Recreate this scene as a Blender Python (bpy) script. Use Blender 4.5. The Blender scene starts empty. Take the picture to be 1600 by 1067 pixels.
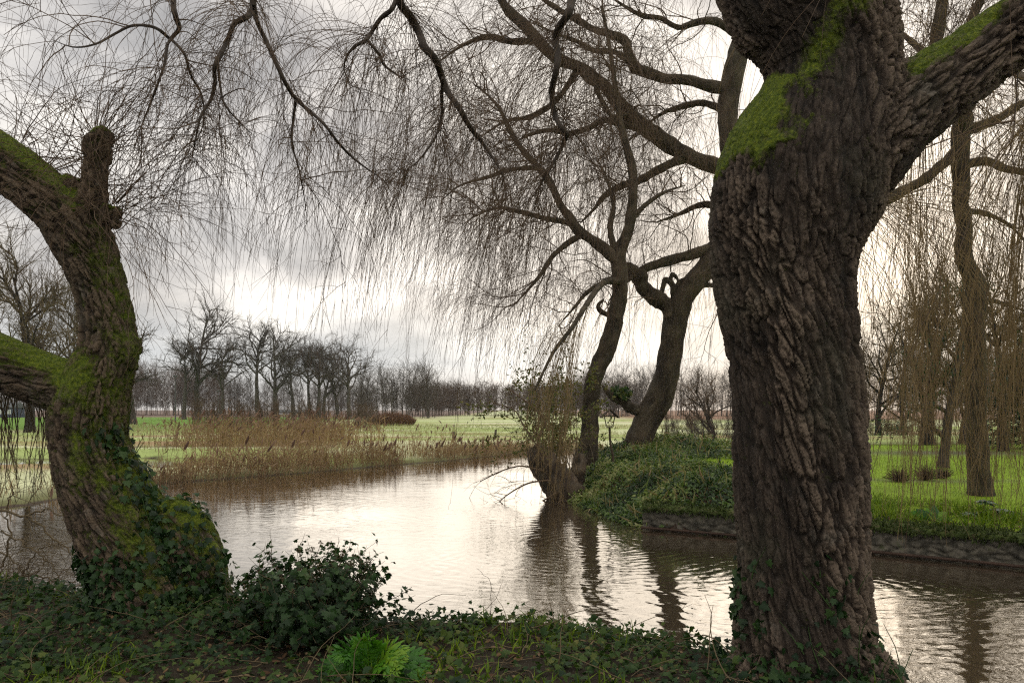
import bpy, math
import numpy as np

# ------------------------------------------------------------------ camera, sky, sun, exposure
S = bpy.context.scene
COL = S.collection
EYE, FPX, HX, HY = 2.15, 1244.0, 800.0, 640.0      # eye height over the water, focal length and horizon in photo pixels


def W(px, py, Y):
    """world point seen at photo pixel (px, py) at distance Y"""
    return np.array([(px - HX) / FPX * Y, Y, EYE - (py - HY) / FPX * Y])


cam_d = bpy.data.cameras.new("camera")
cam = bpy.data.objects.new("camera", cam_d)
COL.objects.link(cam)
cam.location = (0, 0, EYE)
cam.rotation_euler = (math.radians(90), 0, 0)
cam_d.sensor_width = 36
cam_d.lens = 36 * FPX / 1600
cam_d.shift_y = (HY - 533.5) / 1600
cam_d.clip_start = 0.05
cam_d.clip_end = 6000
S.camera = cam

S.view_settings.view_transform = 'Standard'
S.view_settings.look = 'None'
S.view_settings.exposure = 0.5
S.view_settings.gamma = 1.0
try:
    S.cycles.max_bounces = 6
    S.cycles.diffuse_bounces = 3
    S.cycles.glossy_bounces = 3
    S.cycles.transmission_bounces = 3
    S.cycles.transparent_max_bounces = 4
    S.cycles.volume_bounces = 0
    S.cycles.caustics_reflective = False
    S.cycles.caustics_refractive = False
    S.cycles.sample_clamp_indirect = 6
    S.cycles.filter_width = 1.2
    S.cycles.use_denoising = False
except Exception:
    pass

SUN_EL, SUN_AZ = math.radians(15), math.radians(25)    # low, to the right of the view direction, behind cloud


class NT:
    """small helper for node trees"""
    def __init__(self, tree):
        self.t = tree
        self.t.nodes.clear()

    def n(self, typ, inp=None, **props):
        nd = self.t.nodes.new(typ)
        for k, v in props.items():
            setattr(nd, k, v)
        for k, v in (inp or {}).items():
            s = nd.inputs[k]
            if isinstance(v, bpy.types.NodeSocket):
                self.t.links.new(v, s)
            elif isinstance(v, bpy.types.Node):
                self.t.links.new(v.outputs[0], s)
            else:
                s.default_value = v
        return nd

    def math(self, op, a, b=0.0, clamp=False):
        return self.n('ShaderNodeMath', {0: a, 1: b}, operation=op, use_clamp=clamp).outputs[0]

    def mix(self, fac, a, b, blend='MIX'):
        return self.n('ShaderNodeMix', {0: fac, 6: a, 7: b}, data_type='RGBA', blend_type=blend).outputs[2]

    def ramp(self, fac, stops):
        nd = self.n('ShaderNodeValToRGB', {0: fac})
        el = nd.color_ramp.elements
        while len(el) < len(stops):
            el.new(0.5)
        for e, (p, c) in zip(el, stops):
            e.position = p
            e.color = c if len(c) == 4 else (*c, 1)
        return nd.outputs[0]

    def noise(self, vec, scale, detail=4, rough=0.55, dist=0.0):
        nd = self.n('ShaderNodeTexNoise', {'Scale': scale, 'Detail': detail, 'Roughness': rough, 'Distortion': dist})
        if vec is not None:
            self.t.links.new(vec, nd.inputs['Vector'])
        return nd.outputs[0]

    def vmul(self, vec, v):
        return self.n('ShaderNodeVectorMath', {0: vec, 1: v}, operation='MULTIPLY').outputs[0]


def build_world():
    w = bpy.data.worlds.new("World")
    S.world = w
    w.use_nodes = True
    T = NT(w.node_tree)
    tc = T.n('ShaderNodeTexCoord')
    d = T.n('ShaderNodeVectorMath', {0: tc.outputs['Generated']}, operation='NORMALIZE').outputs[0]
    sep = T.n('ShaderNodeSeparateXYZ', {0: d})
    z = T.math('MAXIMUM', sep.outputs[2], 0.0)
    zz = T.math('ADD', z, 0.20)
    cx = T.math('DIVIDE', sep.outputs[0], zz)
    cy = T.math('DIVIDE', sep.outputs[1], zz)
    p = T.n('ShaderNodeCombineXYZ', {0: cx, 1: cy, 2: 0.37}).outputs[0]
    big = T.noise(T.vmul(p, (0.8, 0.9, 1)), 1.0, 6, 0.52, 0.5)
    fine = T.noise(T.vmul(p, (0.9, 1.0, 1)), 2.8, 8, 0.60, 0.4)
    puff = T.noise(T.vmul(d, (1.0, 1.0, 1.7)), 5.0, 10, 0.52, 0.25)
    wisp = T.noise(T.vmul(d, (1.0, 1.0, 1.8)), 13.0, 8, 0.58, 0.2)
    n = T.math('ADD', T.math('MULTIPLY', big, 0.28), T.math('MULTIPLY', fine, 0.08))
    n = T.math('ADD', n, T.math('ADD', T.math('MULTIPLY', puff, 0.46), T.math('MULTIPLY', wisp, 0.18)))
    n = T.math('ADD', T.math('MULTIPLY', T.math('SUBTRACT', n, 0.48), 2.05), 0.475)
    cloud = T.ramp(n, [(0.30, (0.285, 0.275, 0.27)), (0.40, (0.345, 0.328, 0.318)), (0.48, (0.445, 0.42, 0.40)), (0.56, (0.57, 0.535, 0.50)), (0.70, (0.80, 0.745, 0.675))])

    def lobe(px, py, k, gain, col, wob):
        v = np.array([(px - HX) / FPX, 1.0, (HY - py) / FPX])
        v /= np.linalg.norm(v)
        dt = T.n('ShaderNodeVectorMath', {0: d, 1: tuple(v)}, operation='DOT_PRODUCT').outputs['Value']
        e = T.math('EXPONENT', T.math('MULTIPLY', T.math('SUBTRACT', dt, 1.0), k))
        g = T.math('MULTIPLY', T.math('MULTIPLY', e, gain), T.math('ADD', T.math('MULTIPLY', n, 2.0 * wob), 1.0 - wob))
        return T.n('ShaderNodeVectorMath', {0: col, 'Scale': g}, operation='SCALE').outputs[0]

    def add(a, b):
        return T.n('ShaderNodeVectorMath', {0: a, 1: b}, operation='ADD').outputs[0]

    c = cloud
    # thin places in the cloud where the low sun comes through
    for args in [(420, 345, 260, 0.26, (1, .95, .89), 1.2), (620, 432, 260, 0.25, (1, .94, .86), 1.2), (760, 450, 130, 0.30, (1, .91, .79), 1.0),
                 (1390, 320, 150, 0.30, (1, .85, .66), 0.7), (1370, 440, 160, 0.12, (1, .80, .60), 0.8), (930, 400, 50, 0.20, (1, .83, .62), 1.0),
                 (1050, 200, 10, 0.07, (1, .92, .82), 1.0), (40, 120, 60, 0.08, (.9, .97, 1), 0.5), (530, 530, 500, .10, (1, .95, .88), 1.2),
                 (640, 345, 260, -0.12, (1, .97, .93), 0.3), (500, 470, 500, -0.06, (1, .97, .93), 0.3), (660, 545, 400, -0.08, (1, .96, .92), 0.3)]:
        c = add(c, lobe(*args))
    # bluish bank of far cloud just above the horizon
    band = T.math('SUBTRACT', 1.0, T.math('MULTIPLY', T.math('ABSOLUTE', T.math('SUBTRACT', sep.outputs[2], 0.055)), 14.0), clamp=True)
    c = T.mix(T.math('MULTIPLY', band, 0.55), c, (0.58, 0.64, 0.69, 1))
    sky = T.n('ShaderNodeTexSky', sky_type='NISHITA', sun_disc=False, sun_elevation=SUN_EL, sun_rotation=SUN_AZ, altitude=0, air_density=1.0, dust_density=2.0)
    # an overcast sky is brightest overhead; brightness is added there and behind the viewer, out of view, to lift the scene
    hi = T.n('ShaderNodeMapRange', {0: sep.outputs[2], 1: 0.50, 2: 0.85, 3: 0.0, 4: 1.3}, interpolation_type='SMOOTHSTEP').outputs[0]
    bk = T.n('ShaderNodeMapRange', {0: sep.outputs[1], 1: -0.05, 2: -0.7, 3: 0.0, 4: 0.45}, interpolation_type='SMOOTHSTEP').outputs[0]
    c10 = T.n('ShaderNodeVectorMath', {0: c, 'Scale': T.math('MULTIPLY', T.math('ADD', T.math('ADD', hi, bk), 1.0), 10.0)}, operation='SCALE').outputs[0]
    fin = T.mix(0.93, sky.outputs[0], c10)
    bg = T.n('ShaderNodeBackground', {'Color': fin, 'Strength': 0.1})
    out = T.n('ShaderNodeOutputWorld')
    T.t.links.new(bg.outputs[0], out.inputs['Surface'])


build_world()
sun_d = bpy.data.lights.new("sun", 'SUN')
sun_d.energy = 0.5          # veiled by cloud: weak and very soft
sun_d.angle = math.radians(80)
sun_d.color = (1.0, 0.88, 0.72)
sun = bpy.data.objects.new("sun", sun_d)
COL.objects.link(sun)
sun.rotation_euler = (math.radians(90) - SUN_EL, 0, math.pi - SUN_AZ)     # shines from (sin az, cos az, tan el) towards the camera


# ------------------------------------------------------------------ numeric helpers
def R_(seed):
    return np.random.default_rng(seed)


def _hash(ix, iy, iz, seed):
    h = (ix.astype(np.uint32) * np.uint32(374761393)) ^ (iy.astype(np.uint32) * np.uint32(668265263)) ^ (iz.astype(np.uint32) * np.uint32(2147483647 - 58)) ^ np.uint32((seed * 2654435761) & 0xffffffff)
    h = (h ^ (h >> np.uint32(13))) * np.uint32(1274126177)
    h = (h ^ (h >> np.uint32(16))) * np.uint32(2246822519)
    return (h ^ (h >> np.uint32(15))).astype(np.float64) / 4294967295.0


def vnoise(P, seed=0):
    P = np.asarray(P, float)
    I = np.floor(P).astype(np.int64)
    f = P - I
    u = f * f * (3 - 2 * f)
    r = 0.0
    for dx in (0, 1):
        wx = u[:, 0] if dx else 1 - u[:, 0]
        for dy in (0, 1):
            wy = u[:, 1] if dy else 1 - u[:, 1]
            for dz in (0, 1):
                wz = u[:, 2] if dz else 1 - u[:, 2]
                r = r + wx * wy * wz * _hash(I[:, 0] + dx, I[:, 1] + dy, I[:, 2] + dz, seed)
    return r


def fbm(P, seed=0, octv=4, gain=0.5):
    P = np.asarray(P, float)
    a, s, t = 1.0, 0.0, 0.0
    for o in range(octv):
        s = s + a * vnoise(P * (2.03 ** o) + 11.3 * o, seed + o)
        t += a
        a *= gain
    return s / t


def voronoi(P, seed=0):
    """F1, F2 of a jittered 3D lattice"""
    P = np.asarray(P, float)
    I = np.floor(P).astype(np.int64)
    f1 = np.full(len(P), 9.0)
    f2 = np.full(len(P), 9.0)
    for dx in (-1, 0, 1):
        for dy in (-1, 0, 1):
            for dz in (-1, 0, 1):
                a, b, c = I[:, 0] + dx, I[:, 1] + dy, I[:, 2] + dz
                q = np.stack([a + _hash(a, b, c, seed), b + _hash(a, b, c, seed + 1), c + _hash(a, b, c, seed + 2)], 1)
                dd = np.sqrt(((P - q) ** 2).sum(1))
                nf2 = np.where(dd < f1, f1, np.minimum(f2, dd))
                f1 = np.minimum(f1, dd)
                f2 = nf2
    return f1, f2


def smooth(a, b, x):
    t = np.clip((np.asarray(x, float) - a) / (b - a), 0, 1)
    return t * t * (3 - 2 * t)


def nrm(v):
    return v / (np.linalg.norm(v, axis=-1, keepdims=True) + 1e-12)


def catmull(pts, n):
    """resample a polyline (k, c) smoothly to n points"""
    pts = np.asarray(pts, float)
    k = len(pts)
    if k == 2:
        t = np.linspace(0, 1, n)[:, None]
        return pts[0] * (1 - t) + pts[1] * t
    e = np.vstack([2 * pts[0] - pts[1], pts, 2 * pts[-1] - pts[-2]])
    seg = np.linalg.norm(np.diff(pts[:, :3], axis=0), axis=1)
    cum = np.concatenate([[0], np.cumsum(seg)])
    s = np.linspace(0, cum[-1], n)
    i = np.clip(np.searchsorted(cum, s, side='right') - 1, 0, k - 2)
    t = ((s - cum[i]) / (seg[i] + 1e-9))[:, None]
    p0, p1, p2, p3 = e[i], e[i + 1], e[i + 2], e[i + 3]
    return 0.5 * (2 * p1 + (p2 - p0) * t + (2 * p0 - 5 * p1 + 4 * p2 - p3) * t ** 2 + (3 * p1 - p0 - 3 * p2 + p3) * t ** 3)


# ------------------------------------------------------------------ mesh building
class Geo:
    def __init__(self):
        self.v, self.f, self.a = [], {3: [], 4: []}, {}
        self.nv = 0

    def add(self, V, F, **attrs):
        V = np.asarray(V, float).reshape(-1, 3)
        F = np.asarray(F)
        self.v.append(V)
        if len(F):
            self.f[F.shape[1]].append(F + self.nv)
        for k, x in attrs.items():
            self.a.setdefault(k, []).append((self.nv, np.broadcast_to(np.asarray(x, float), (len(V),)) if np.ndim(x) <= 1 else np.asarray(x, float)))
        self.nv += len(V)
        return self

    def mesh(self, name, mat, smooth_=True):
        me = bpy.data.meshes.new(name)
        V = np.concatenate(self.v) if self.v else np.zeros((0, 3))
        me.vertices.add(len(V))
        me.vertices.foreach_set('co', V.astype(np.float32).ravel())
        tri = np.concatenate(self.f[3]) if self.f[3] else np.zeros((0, 3), int)
        quad = np.concatenate(self.f[4]) if self.f[4] else np.zeros((0, 4), int)
        nl = tri.size + quad.size
        me.loops.add(nl)
        me.loops.foreach_set('vertex_index', np.concatenate([tri.ravel(), quad.ravel()]).astype(np.int32))
        nf = len(tri) + len(quad)
        me.polygons.add(nf)
        st = np.concatenate([np.arange(len(tri)) * 3, tri.size + np.arange(len(quad)) * 4]).astype(np.int32)
        me.polygons.foreach_set('loop_start', st)
        me.polygons.foreach_set('use_smooth', np.full(nf, smooth_, bool))
        me.update(calc_edges=True)
        me.validate()
        for k, lst in self.a.items():
            dim = 1 if lst[0][1].ndim == 1 else lst[0][1].shape[1]
            arr = np.zeros((len(V), dim), np.float32)
            for o, x in lst:
                arr[o:o + len(x)] = x.reshape(len(x), dim)
            if dim == 1:
                me.attributes.new(k, 'FLOAT', 'POINT').data.foreach_set('value', arr.ravel())
            else:
                me.attributes.new(k, 'FLOAT_VECTOR', 'POINT').data.foreach_set('vector', arr.ravel())
        if mat:
            me.materials.append(mat)
        return me

    def obj(self, name, mat, parent=None, smooth_=True):
        o = bpy.data.objects.new(name, self.mesh(name, mat, smooth_))
        COL.objects.link(o)
        if parent is not None:
            o.parent = parent
            o.matrix_parent_inverse = parent.matrix_basis.inverted()
        return o


def tag(o, label, cat, group=None, kind=None):
    if label:
        o['label'] = label
    if cat:
        o['category'] = cat
    if group:
        o['group'] = group
    if kind:
        o['kind'] = kind
    return o


def thing(name, loc, label, cat, group=None):
    o = bpy.data.objects.new(name, None)
    o.empty_display_size = 0.2
    COL.objects.link(o)
    o.location = tuple(float(c) for c in loc)
    return tag(o, label, cat, group)


def structure(o):
    o['kind'] = 'structure'
    return o


def copy_thing(src, name=None):
    c = src.copy()
    COL.objects.link(c)
    for ch in src.children:
        d = ch.copy()
        COL.objects.link(d)
        d.parent = c
    return c


def tubes(P, R, k=3, cap=False):
    """tubes round n polylines P (n, m, 3) with radii R (n, m) -> verts, quads"""
    P = np.asarray(P, float)
    n, m = P.shape[:2]
    R = np.broadcast_to(np.asarray(R, float), (n, m))
    T = np.empty_like(P)
    T[:, 1:-1] = P[:, 2:] - P[:, :-2]
    T[:, 0] = P[:, 1] - P[:, 0]
    T[:, -1] = P[:, -1] - P[:, -2]
    T = nrm(T)
    ref = np.where(np.abs(T[:, 0, 2:3]) > 0.8, np.array([[1.0, 0, 0]]), np.array([[0, 0, 1.0]]))
    N = nrm(np.cross(T[:, 0], ref))
    ang = np.arange(k) * 2 * math.pi / k
    out = np.empty((n, m, k, 3))
    for i in range(m):
        N = nrm(N - (N * T[:, i]).sum(1, keepdims=True) * T[:, i])
        B = np.cross(T[:, i], N)
        out[:, i] = P[:, i][:, None] + R[:, i][:, None, None] * (np.cos(ang)[None, :, None] * N[:, None] + np.sin(ang)[None, :, None] * B[:, None])
    base = (np.arange(n) * m * k)[:, None, None]
    ii = (np.arange(m - 1) * k)[None, :, None]
    jj = np.arange(k)[None, None, :]
    j2 = (np.arange(k) + 1) % k
    j2 = j2[None, None, :]
    a = base + ii + jj
    b = base + ii + j2
    F = np.stack([a, b, b + k, a + k], -1).reshape(-1, 4)
    return out.reshape(-1, 3), F


def strands(rg, P0, D0, L, nseg, grav=0.0, wander=0.1, wind=(0, 0, 0), gpow=1.0):
    n = len(P0)
    pts = np.empty((n, nseg + 1, 3))
    pts[:, 0] = P0
    d = nrm(np.asarray(D0, float))
    L = np.broadcast_to(np.asarray(L, float), (n,))
    g = np.broadcast_to(np.asarray(grav, float), (n,))[:, None]
    w = np.asarray(wind, float)
    drift = rg.normal(0, 1, (n, 3)) * wander * 0.45
    for i in range(nseg):
        t = ((i + 1) / nseg) ** gpow
        d = nrm(d + rg.normal(0, 1, (n, 3)) * wander + drift + np.array([0, 0, -1.0]) * g * t + w)
        pts[:, i + 1] = pts[:, i] + d * (L / nseg)[:, None]
    return pts


def taper(n, m, r0, r1, p=1.0):
    t = np.linspace(0, 1, m)[None] ** p
    r0 = np.broadcast_to(np.asarray(r0, float), (n,))[:, None]
    return r0 * (1 - t) + np.asarray(r1) * t


def sample_on(rg, P, n, t0=0.0, t1=1.0, by_len=True):
    """n random places on polylines (k, m, 3): point, tangent, parameter, index"""
    k, m = P.shape[:2]
    L = np.linalg.norm(np.diff(P, axis=1), axis=2).sum(1)
    i = rg.choice(k, n, p=L / L.sum()) if by_len else rg.integers(0, k, n)
    t = rg.uniform(t0, t1, n)
    x = t * (m - 1)
    j = np.minimum(x.astype(int), m - 2)
    f = (x - j)[:, None]
    a, b = P[i, j], P[i, j + 1]
    return a * (1 - f) + b * f, nrm(b - a), t, i


def side(rg, T, ang_lo, ang_hi):
    """directions leaving tangents T at an angle"""
    n = len(T)
    r = rg.normal(0, 1, (n, 3))
    perp = nrm(r - (r * T).sum(1, keepdims=True) * T)
    a = rg.uniform(ang_lo, ang_hi, n)[:, None]
    return np.cos(a) * T + np.sin(a) * perp


def limb_px(pts, Y, n=40):
    """(px, py, r_px[, dY]) list at distance Y -> dense points (n, 3), radii (n)"""
    q = []
    for p in pts:
        y = Y + (p[3] if len(p) > 3 else 0.0)
        q.append([*W(p[0], p[1], y), p[2] * y / FPX])
    q = catmull(q, n)
    return q[:, :3], np.maximum(q[:, 3], 0.002)


def lumpy_tube(geo, P, R, k=14, amp=0.12, freq=1.6, seed=0, cap=True, q=False, **attrs):
    V, F = tubes(P[None], R[None], k)
    c = np.repeat(P, k, 0)
    rr = np.repeat(R, k)
    nv = nrm(V - c)
    a = (fbm(V * freq / np.maximum(R.mean(), .02) * .5, seed, 3) - 0.5) * 2 * amp + (fbm(V * 9 * np.array([1, 1, .3]), seed + 5, 3) - .5) * amp * .8
    V = V + nv * (a * rr)[:, None]
    if q:
        ang = np.tile(np.arange(k) * 2 * math.pi / k, len(P))
        ss = np.repeat(np.concatenate([[0], np.cumsum(np.linalg.norm(np.diff(P, axis=0), axis=1))]), k)
        attrs = dict(attrs, q=np.stack([np.cos(ang) * rr, np.sin(ang) * rr, ss / 4.5], 1), h=np.clip(.5 + a * 1.6 / max(amp, .01) * .5, 0, 1))
    geo.add(V, F, **attrs)
    if cap:
        for e in (0, len(P) - 1):
            ring = np.arange(k) + e * k
            c0 = np.concatenate([V[ring], V[ring].mean(0)[None]])
            f = np.stack([np.arange(k), (np.arange(k) + 1) % k, np.full(k, k)], 1)
            geo.add(c0, f)
    return geo


def leaves(rg, pos, nor, size, tpl, spin=None, tint=None, geo=None, lean=0.35):
    """copies of a leaf outline tpl=(V, F) at pos, facing nor (with jitter)"""
    geo = geo or Geo()
    n = len(pos)
    nn = nrm(np.asarray(nor, float) + rg.normal(0, lean, (n, 3)))
    r = rg.normal(0, 1, (n, 3)) if spin is None else np.asarray(spin, float) + rg.normal(0, .35, (n, 3))
    t = nrm(r - (r * nn).sum(1, keepdims=True) * nn)
    b = np.cross(nn, t)
    V0, F0 = tpl
    sz = np.broadcast_to(np.asarray(size, float), (n,))[:, None, None]
    V = pos[:, None] + sz * (V0[None, :, 0:1] * b[:, None] + V0[None, :, 1:2] * t[:, None] + V0[None, :, 2:3] * nn[:, None])
    F = (F0[None] + (np.arange(n) * len(V0))[:, None, None]).reshape(-1, F0.shape[1])
    tt = rg.uniform(0, 1, n) if tint is None else tint
    geo.add(V.reshape(-1, 3), F, tint=np.repeat(tt, len(V0)))
    return geo


def fan(outline, centre, zf):
    o = np.array(outline, float)
    V = np.vstack([[*centre, 0.0], np.c_[o, zf(o)]])
    k = len(o)
    F = np.stack([np.zeros(k, int), 1 + np.arange(k), 1 + (np.arange(k) + 1) % k], 1)
    return V, F


_half = [(0.0, 0.0), (0.28, -0.10), (0.52, 0.10), (0.34, 0.30), (0.46, 0.56), (0.20, 0.60)]
IVY = fan(_half + [(0, 1.0)] + [(-x, y) for x, y in _half[:0:-1]], (0, .3), lambda o: -0.35 * np.abs(o[:, 0]) - .12 * o[:, 1] ** 2)
OVAL = fan([(0, 0), (.2, .25), (.24, .5), (.14, .8), (0, 1), (-.14, .8), (-.24, .5), (-.2, .25)], (0, .5), lambda o: -.3 * np.abs(o[:, 0]) - .25 * o[:, 1] ** 2)
BLADE = fan([(0, 0), (.030, .25), (.030, .6), (0, 1), (-.030, .6), (-.030, .25)], (0, .45), lambda o: -.45 * np.abs(o[:, 0]) - .42 * o[:, 1] ** 2)
LANCE = fan([(0, 0), (.09, .2), (.13, .5), (.08, .8), (0, 1), (-.08, .8), (-.13, .5), (-.09, .2)], (0, .5), lambda o: -.2 * np.abs(o[:, 0]) - .45 * o[:, 1] ** 2)


# ------------------------------------------------------------------ materials
def mat_new(name):
    m = bpy.data.materials.new(name)
    m.use_nodes = True
    T = NT(m.node_tree)
    out = T.n('ShaderNodeOutputMaterial')
    return m, T, out


def surf(T, out, color, rough=0.8, bump=None, strength=0.3, dist=0.02, spec=0.3, trans=None):
    kw = {'Base Color': color, 'Roughness': rough, 'Specular IOR Level': spec}
    b = T.n('ShaderNodeBsdfPrincipled', kw)
    if bump is not None:
        bn = T.n('ShaderNodeBump', {'Height': bump, 'Strength': strength, 'Distance': dist})
        T.t.links.new(bn.outputs[0], b.inputs['Normal'])
    sh = b.outputs[0]
    if trans is not None:
        tr = T.n('ShaderNodeBsdfTranslucent', {'Color': trans})
        sh = T.n('ShaderNodeMixShader', {0: 0.35, 1: sh, 2: tr.outputs[0]}).outputs[0]
    T.t.links.new(sh, out.inputs['Surface'])


def c4(r, g, b):
    return (r, g, b, 1.0)


def mat_plain(name, cols, scale=6, rough=0.85, bump=0.3, spec=0.25):
    m, T, out = mat_new(name)
    tc = T.n('ShaderNodeTexCoord').outputs['Object']
    n = T.noise(tc, scale, 6, .6)
    col = T.ramp(n, [(0.3 + 0.4 * i / max(1, len(cols) - 1), c) for i, c in enumerate(cols)])
    surf(T, out, col, rough, n, bump, 0.02, spec)
    return m


def mat_leaf(name, cols, rough=0.45, spec=0.4, trans=0.5):
    """leaf colours picked by the per-leaf attribute tint"""
    m, T, out = mat_new(name)
    a = T.n('ShaderNodeAttribute', attribute_name='tint')
    k = len(cols)
    col = T.ramp(a.outputs['Fac'], [(i / (k - 1), c) for i, c in enumerate(cols)])
    tr = T.n('ShaderNodeMix', {0: 1.0, 6: col, 7: (0.9 * trans, 1.0 * trans, 0.5 * trans, 1)}, data_type='RGBA', blend_type='MULTIPLY').outputs[2]
    surf(T, out, col, rough, None, spec=spec, trans=tr)
    return m


def mat_bark(name, dark, mid, light, moss=True, scale=1.0, bumpk=1.0):
    m, T, out = mat_new(name)
    q = T.n('ShaderNodeAttribute', attribute_name='q').outputs['Vector']
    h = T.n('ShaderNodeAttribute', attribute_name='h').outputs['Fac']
    g = T.n('ShaderNodeNewGeometry')
    pos = g.outputs['Position']
    n1 = T.noise(q, 38 * scale, 7, .65, .6)
    n2 = T.noise(pos, 2.6, 5, .6)
    n3 = T.noise(pos, 60, 5, .6)
    n4 = T.noise(T.vmul(q, (1, 1, 1.5)), 95 * scale, 5, .6, 1.2)
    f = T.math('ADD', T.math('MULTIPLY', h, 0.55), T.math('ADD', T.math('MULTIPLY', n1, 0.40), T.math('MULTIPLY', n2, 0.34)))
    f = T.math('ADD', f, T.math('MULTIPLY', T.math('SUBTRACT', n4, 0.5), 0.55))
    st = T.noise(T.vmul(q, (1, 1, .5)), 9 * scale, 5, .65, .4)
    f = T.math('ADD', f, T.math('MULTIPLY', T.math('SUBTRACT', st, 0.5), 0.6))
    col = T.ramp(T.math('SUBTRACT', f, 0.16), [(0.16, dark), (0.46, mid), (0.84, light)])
    # old green-grey algae on broad patches
    alg = T.ramp(T.noise(pos, 1.7, 4, .6), [(0.52, (0, 0, 0)), (0.72, (1, 1, 1))])
    col = T.mix(T.math('MULTIPLY', alg, 0.40), col, c4(0.075, 0.075, 0.045))
    lic = T.ramp(T.noise(pos, 5.5, 6, .7), [(0.56, (0, 0, 0)), (0.66, (1, 1, 1))])
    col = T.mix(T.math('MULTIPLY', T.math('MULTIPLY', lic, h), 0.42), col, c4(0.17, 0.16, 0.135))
    hh = T.math('ADD', T.math('ADD', n1, T.math('MULTIPLY', n4, 0.8)), T.math('MULTIPLY', n3, 0.4))
    if moss:
        ma = T.n('ShaderNodeAttribute', attribute_name='moss').outputs['Fac']
        mn = T.math('ADD', T.math('MULTIPLY', T.noise(pos, 9, 7, .72), 0.65), T.math('MULTIPLY', T.noise(pos, 38, 5, .7), 0.35))
        mf = T.math('ADD', T.math('MULTIPLY', ma, 0.95), T.math('MULTIPLY', T.math('SUBTRACT', mn, .5), 2.5))
        mf = T.math('ADD', mf, T.math('MULTIPLY', T.math('SUBTRACT', 0.55, h), 0.35))
        mk = T.ramp(mf, [(0.34, (0, 0, 0)), (0.78, (1, 1, 1))])
        mc = T.ramp(T.noise(pos, 45, 5, .7), [(0.3, (0.036, 0.060, 0.005)), (0.5, (0.115, 0.165, 0.010)), (0.7, (0.26, 0.30, 0.018))])
        col = T.mix(mk, col, mc)
        hh = T.math('ADD', hh, T.math('MULTIPLY', T.math('MULTIPLY', mk, T.noise(pos, 140, 3, .7)), 1.6))
    surf(T, out, col, 0.82, hh, 0.95, 0.016 * bumpk, 0.3)
    return m


M = {}
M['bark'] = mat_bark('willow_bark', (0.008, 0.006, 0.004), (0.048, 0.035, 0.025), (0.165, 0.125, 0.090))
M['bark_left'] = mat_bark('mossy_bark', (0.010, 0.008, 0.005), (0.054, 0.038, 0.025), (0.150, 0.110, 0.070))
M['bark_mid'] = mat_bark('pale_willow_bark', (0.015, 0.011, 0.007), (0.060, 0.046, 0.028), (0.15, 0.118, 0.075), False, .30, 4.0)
M['bark_dark'] = mat_plain('dark_bark', [(0.035, 0.028, 0.022), (0.07, 0.056, 0.043)], 3, .9, .5)
M['bark_far'] = mat_plain('oak_bark', [(0.05, 0.044, 0.036), (0.09, 0.078, 0.062)], 2, .9, .4)
M['twig_dark'] = mat_plain('dark_twigs', [(0.075, 0.050, 0.032), (0.15, 0.102, 0.062)], 4, .8, 0)
M['twig_gold'] = mat_plain('yellow_twigs', [(0.155, 0.108, 0.048), (0.26, 0.185, 0.085)], 4, .7, 0)
M['twig_olive'] = mat_plain('olive_twigs', [(0.075, 0.058, 0.032), (0.14, 0.105, 0.055)], 4, .75, 0)
M['twig_far'] = mat_plain('far_twigs', [(0.045, 0.038, 0.028), (0.080, 0.066, 0.049)], 1, .9, 0)
M['twig_red'] = mat_plain('reddish_twigs', [(0.062, 0.044, 0.030), (0.105, 0.073, 0.048)], 2, .9, 0)
M['ivy'] = mat_leaf('ivy_leaves', [(0.007, 0.019, 0.006), (0.013, 0.036, 0.010), (0.022, 0.056, 0.014), (0.032, 0.075, 0.020), (0.06, 0.11, 0.030)], .5, .28, .7)
M['ivy_ground'] = mat_leaf('ground_ivy_leaves', [(0.010, 0.028, 0.012), (0.022, 0.052, 0.016), (0.040, 0.080, 0.018), (0.075, 0.115, 0.020), (0.17, 0.17, 0.05)], .6, .22, .7)
M['litter'] = mat_leaf('dead_leaves', [(0.05, 0.03, 0.02), (0.10, 0.055, 0.03), (0.19, 0.12, 0.06), (0.30, 0.22, 0.13)], .8, .2, .3)
M['fern'] = mat_leaf('fresh_green_leaves', [(0.024, 0.095, 0.010), (0.045, 0.16, 0.012), (0.085, 0.23, 0.012), (0.16, 0.29, 0.015)], .45, .35, .9)
M['grass'] = mat_leaf('grass_blades', [(0.06, 0.105, 0.008), (0.125, 0.21, 0.010), (0.20, 0.29, 0.016), (0.32, 0.33, 0.06)], .55, .3, .9)
M['field_grass'] = mat_leaf('frosty_glint_grass', [(0.24, 0.28, 0.09), (0.42, 0.45, 0.22), (0.58, 0.56, 0.36), (0.50, 0.38, 0.22)], .7, .2, .9)  # pale tints carry the glint of backlit wet grass
M['reed'] = mat_leaf('dry_reeds', [(0.19, 0.118, 0.070), (0.33, 0.218, 0.132), (0.48, 0.34, 0.21), (0.62, 0.47, 0.31)], .7, .2, .7)
M['plume'] = mat_leaf('reed_plumes', [(0.10, 0.058, 0.045), (0.17, 0.10, 0.075), (0.25, 0.16, 0.115)], .85, .1, .5)

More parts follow.
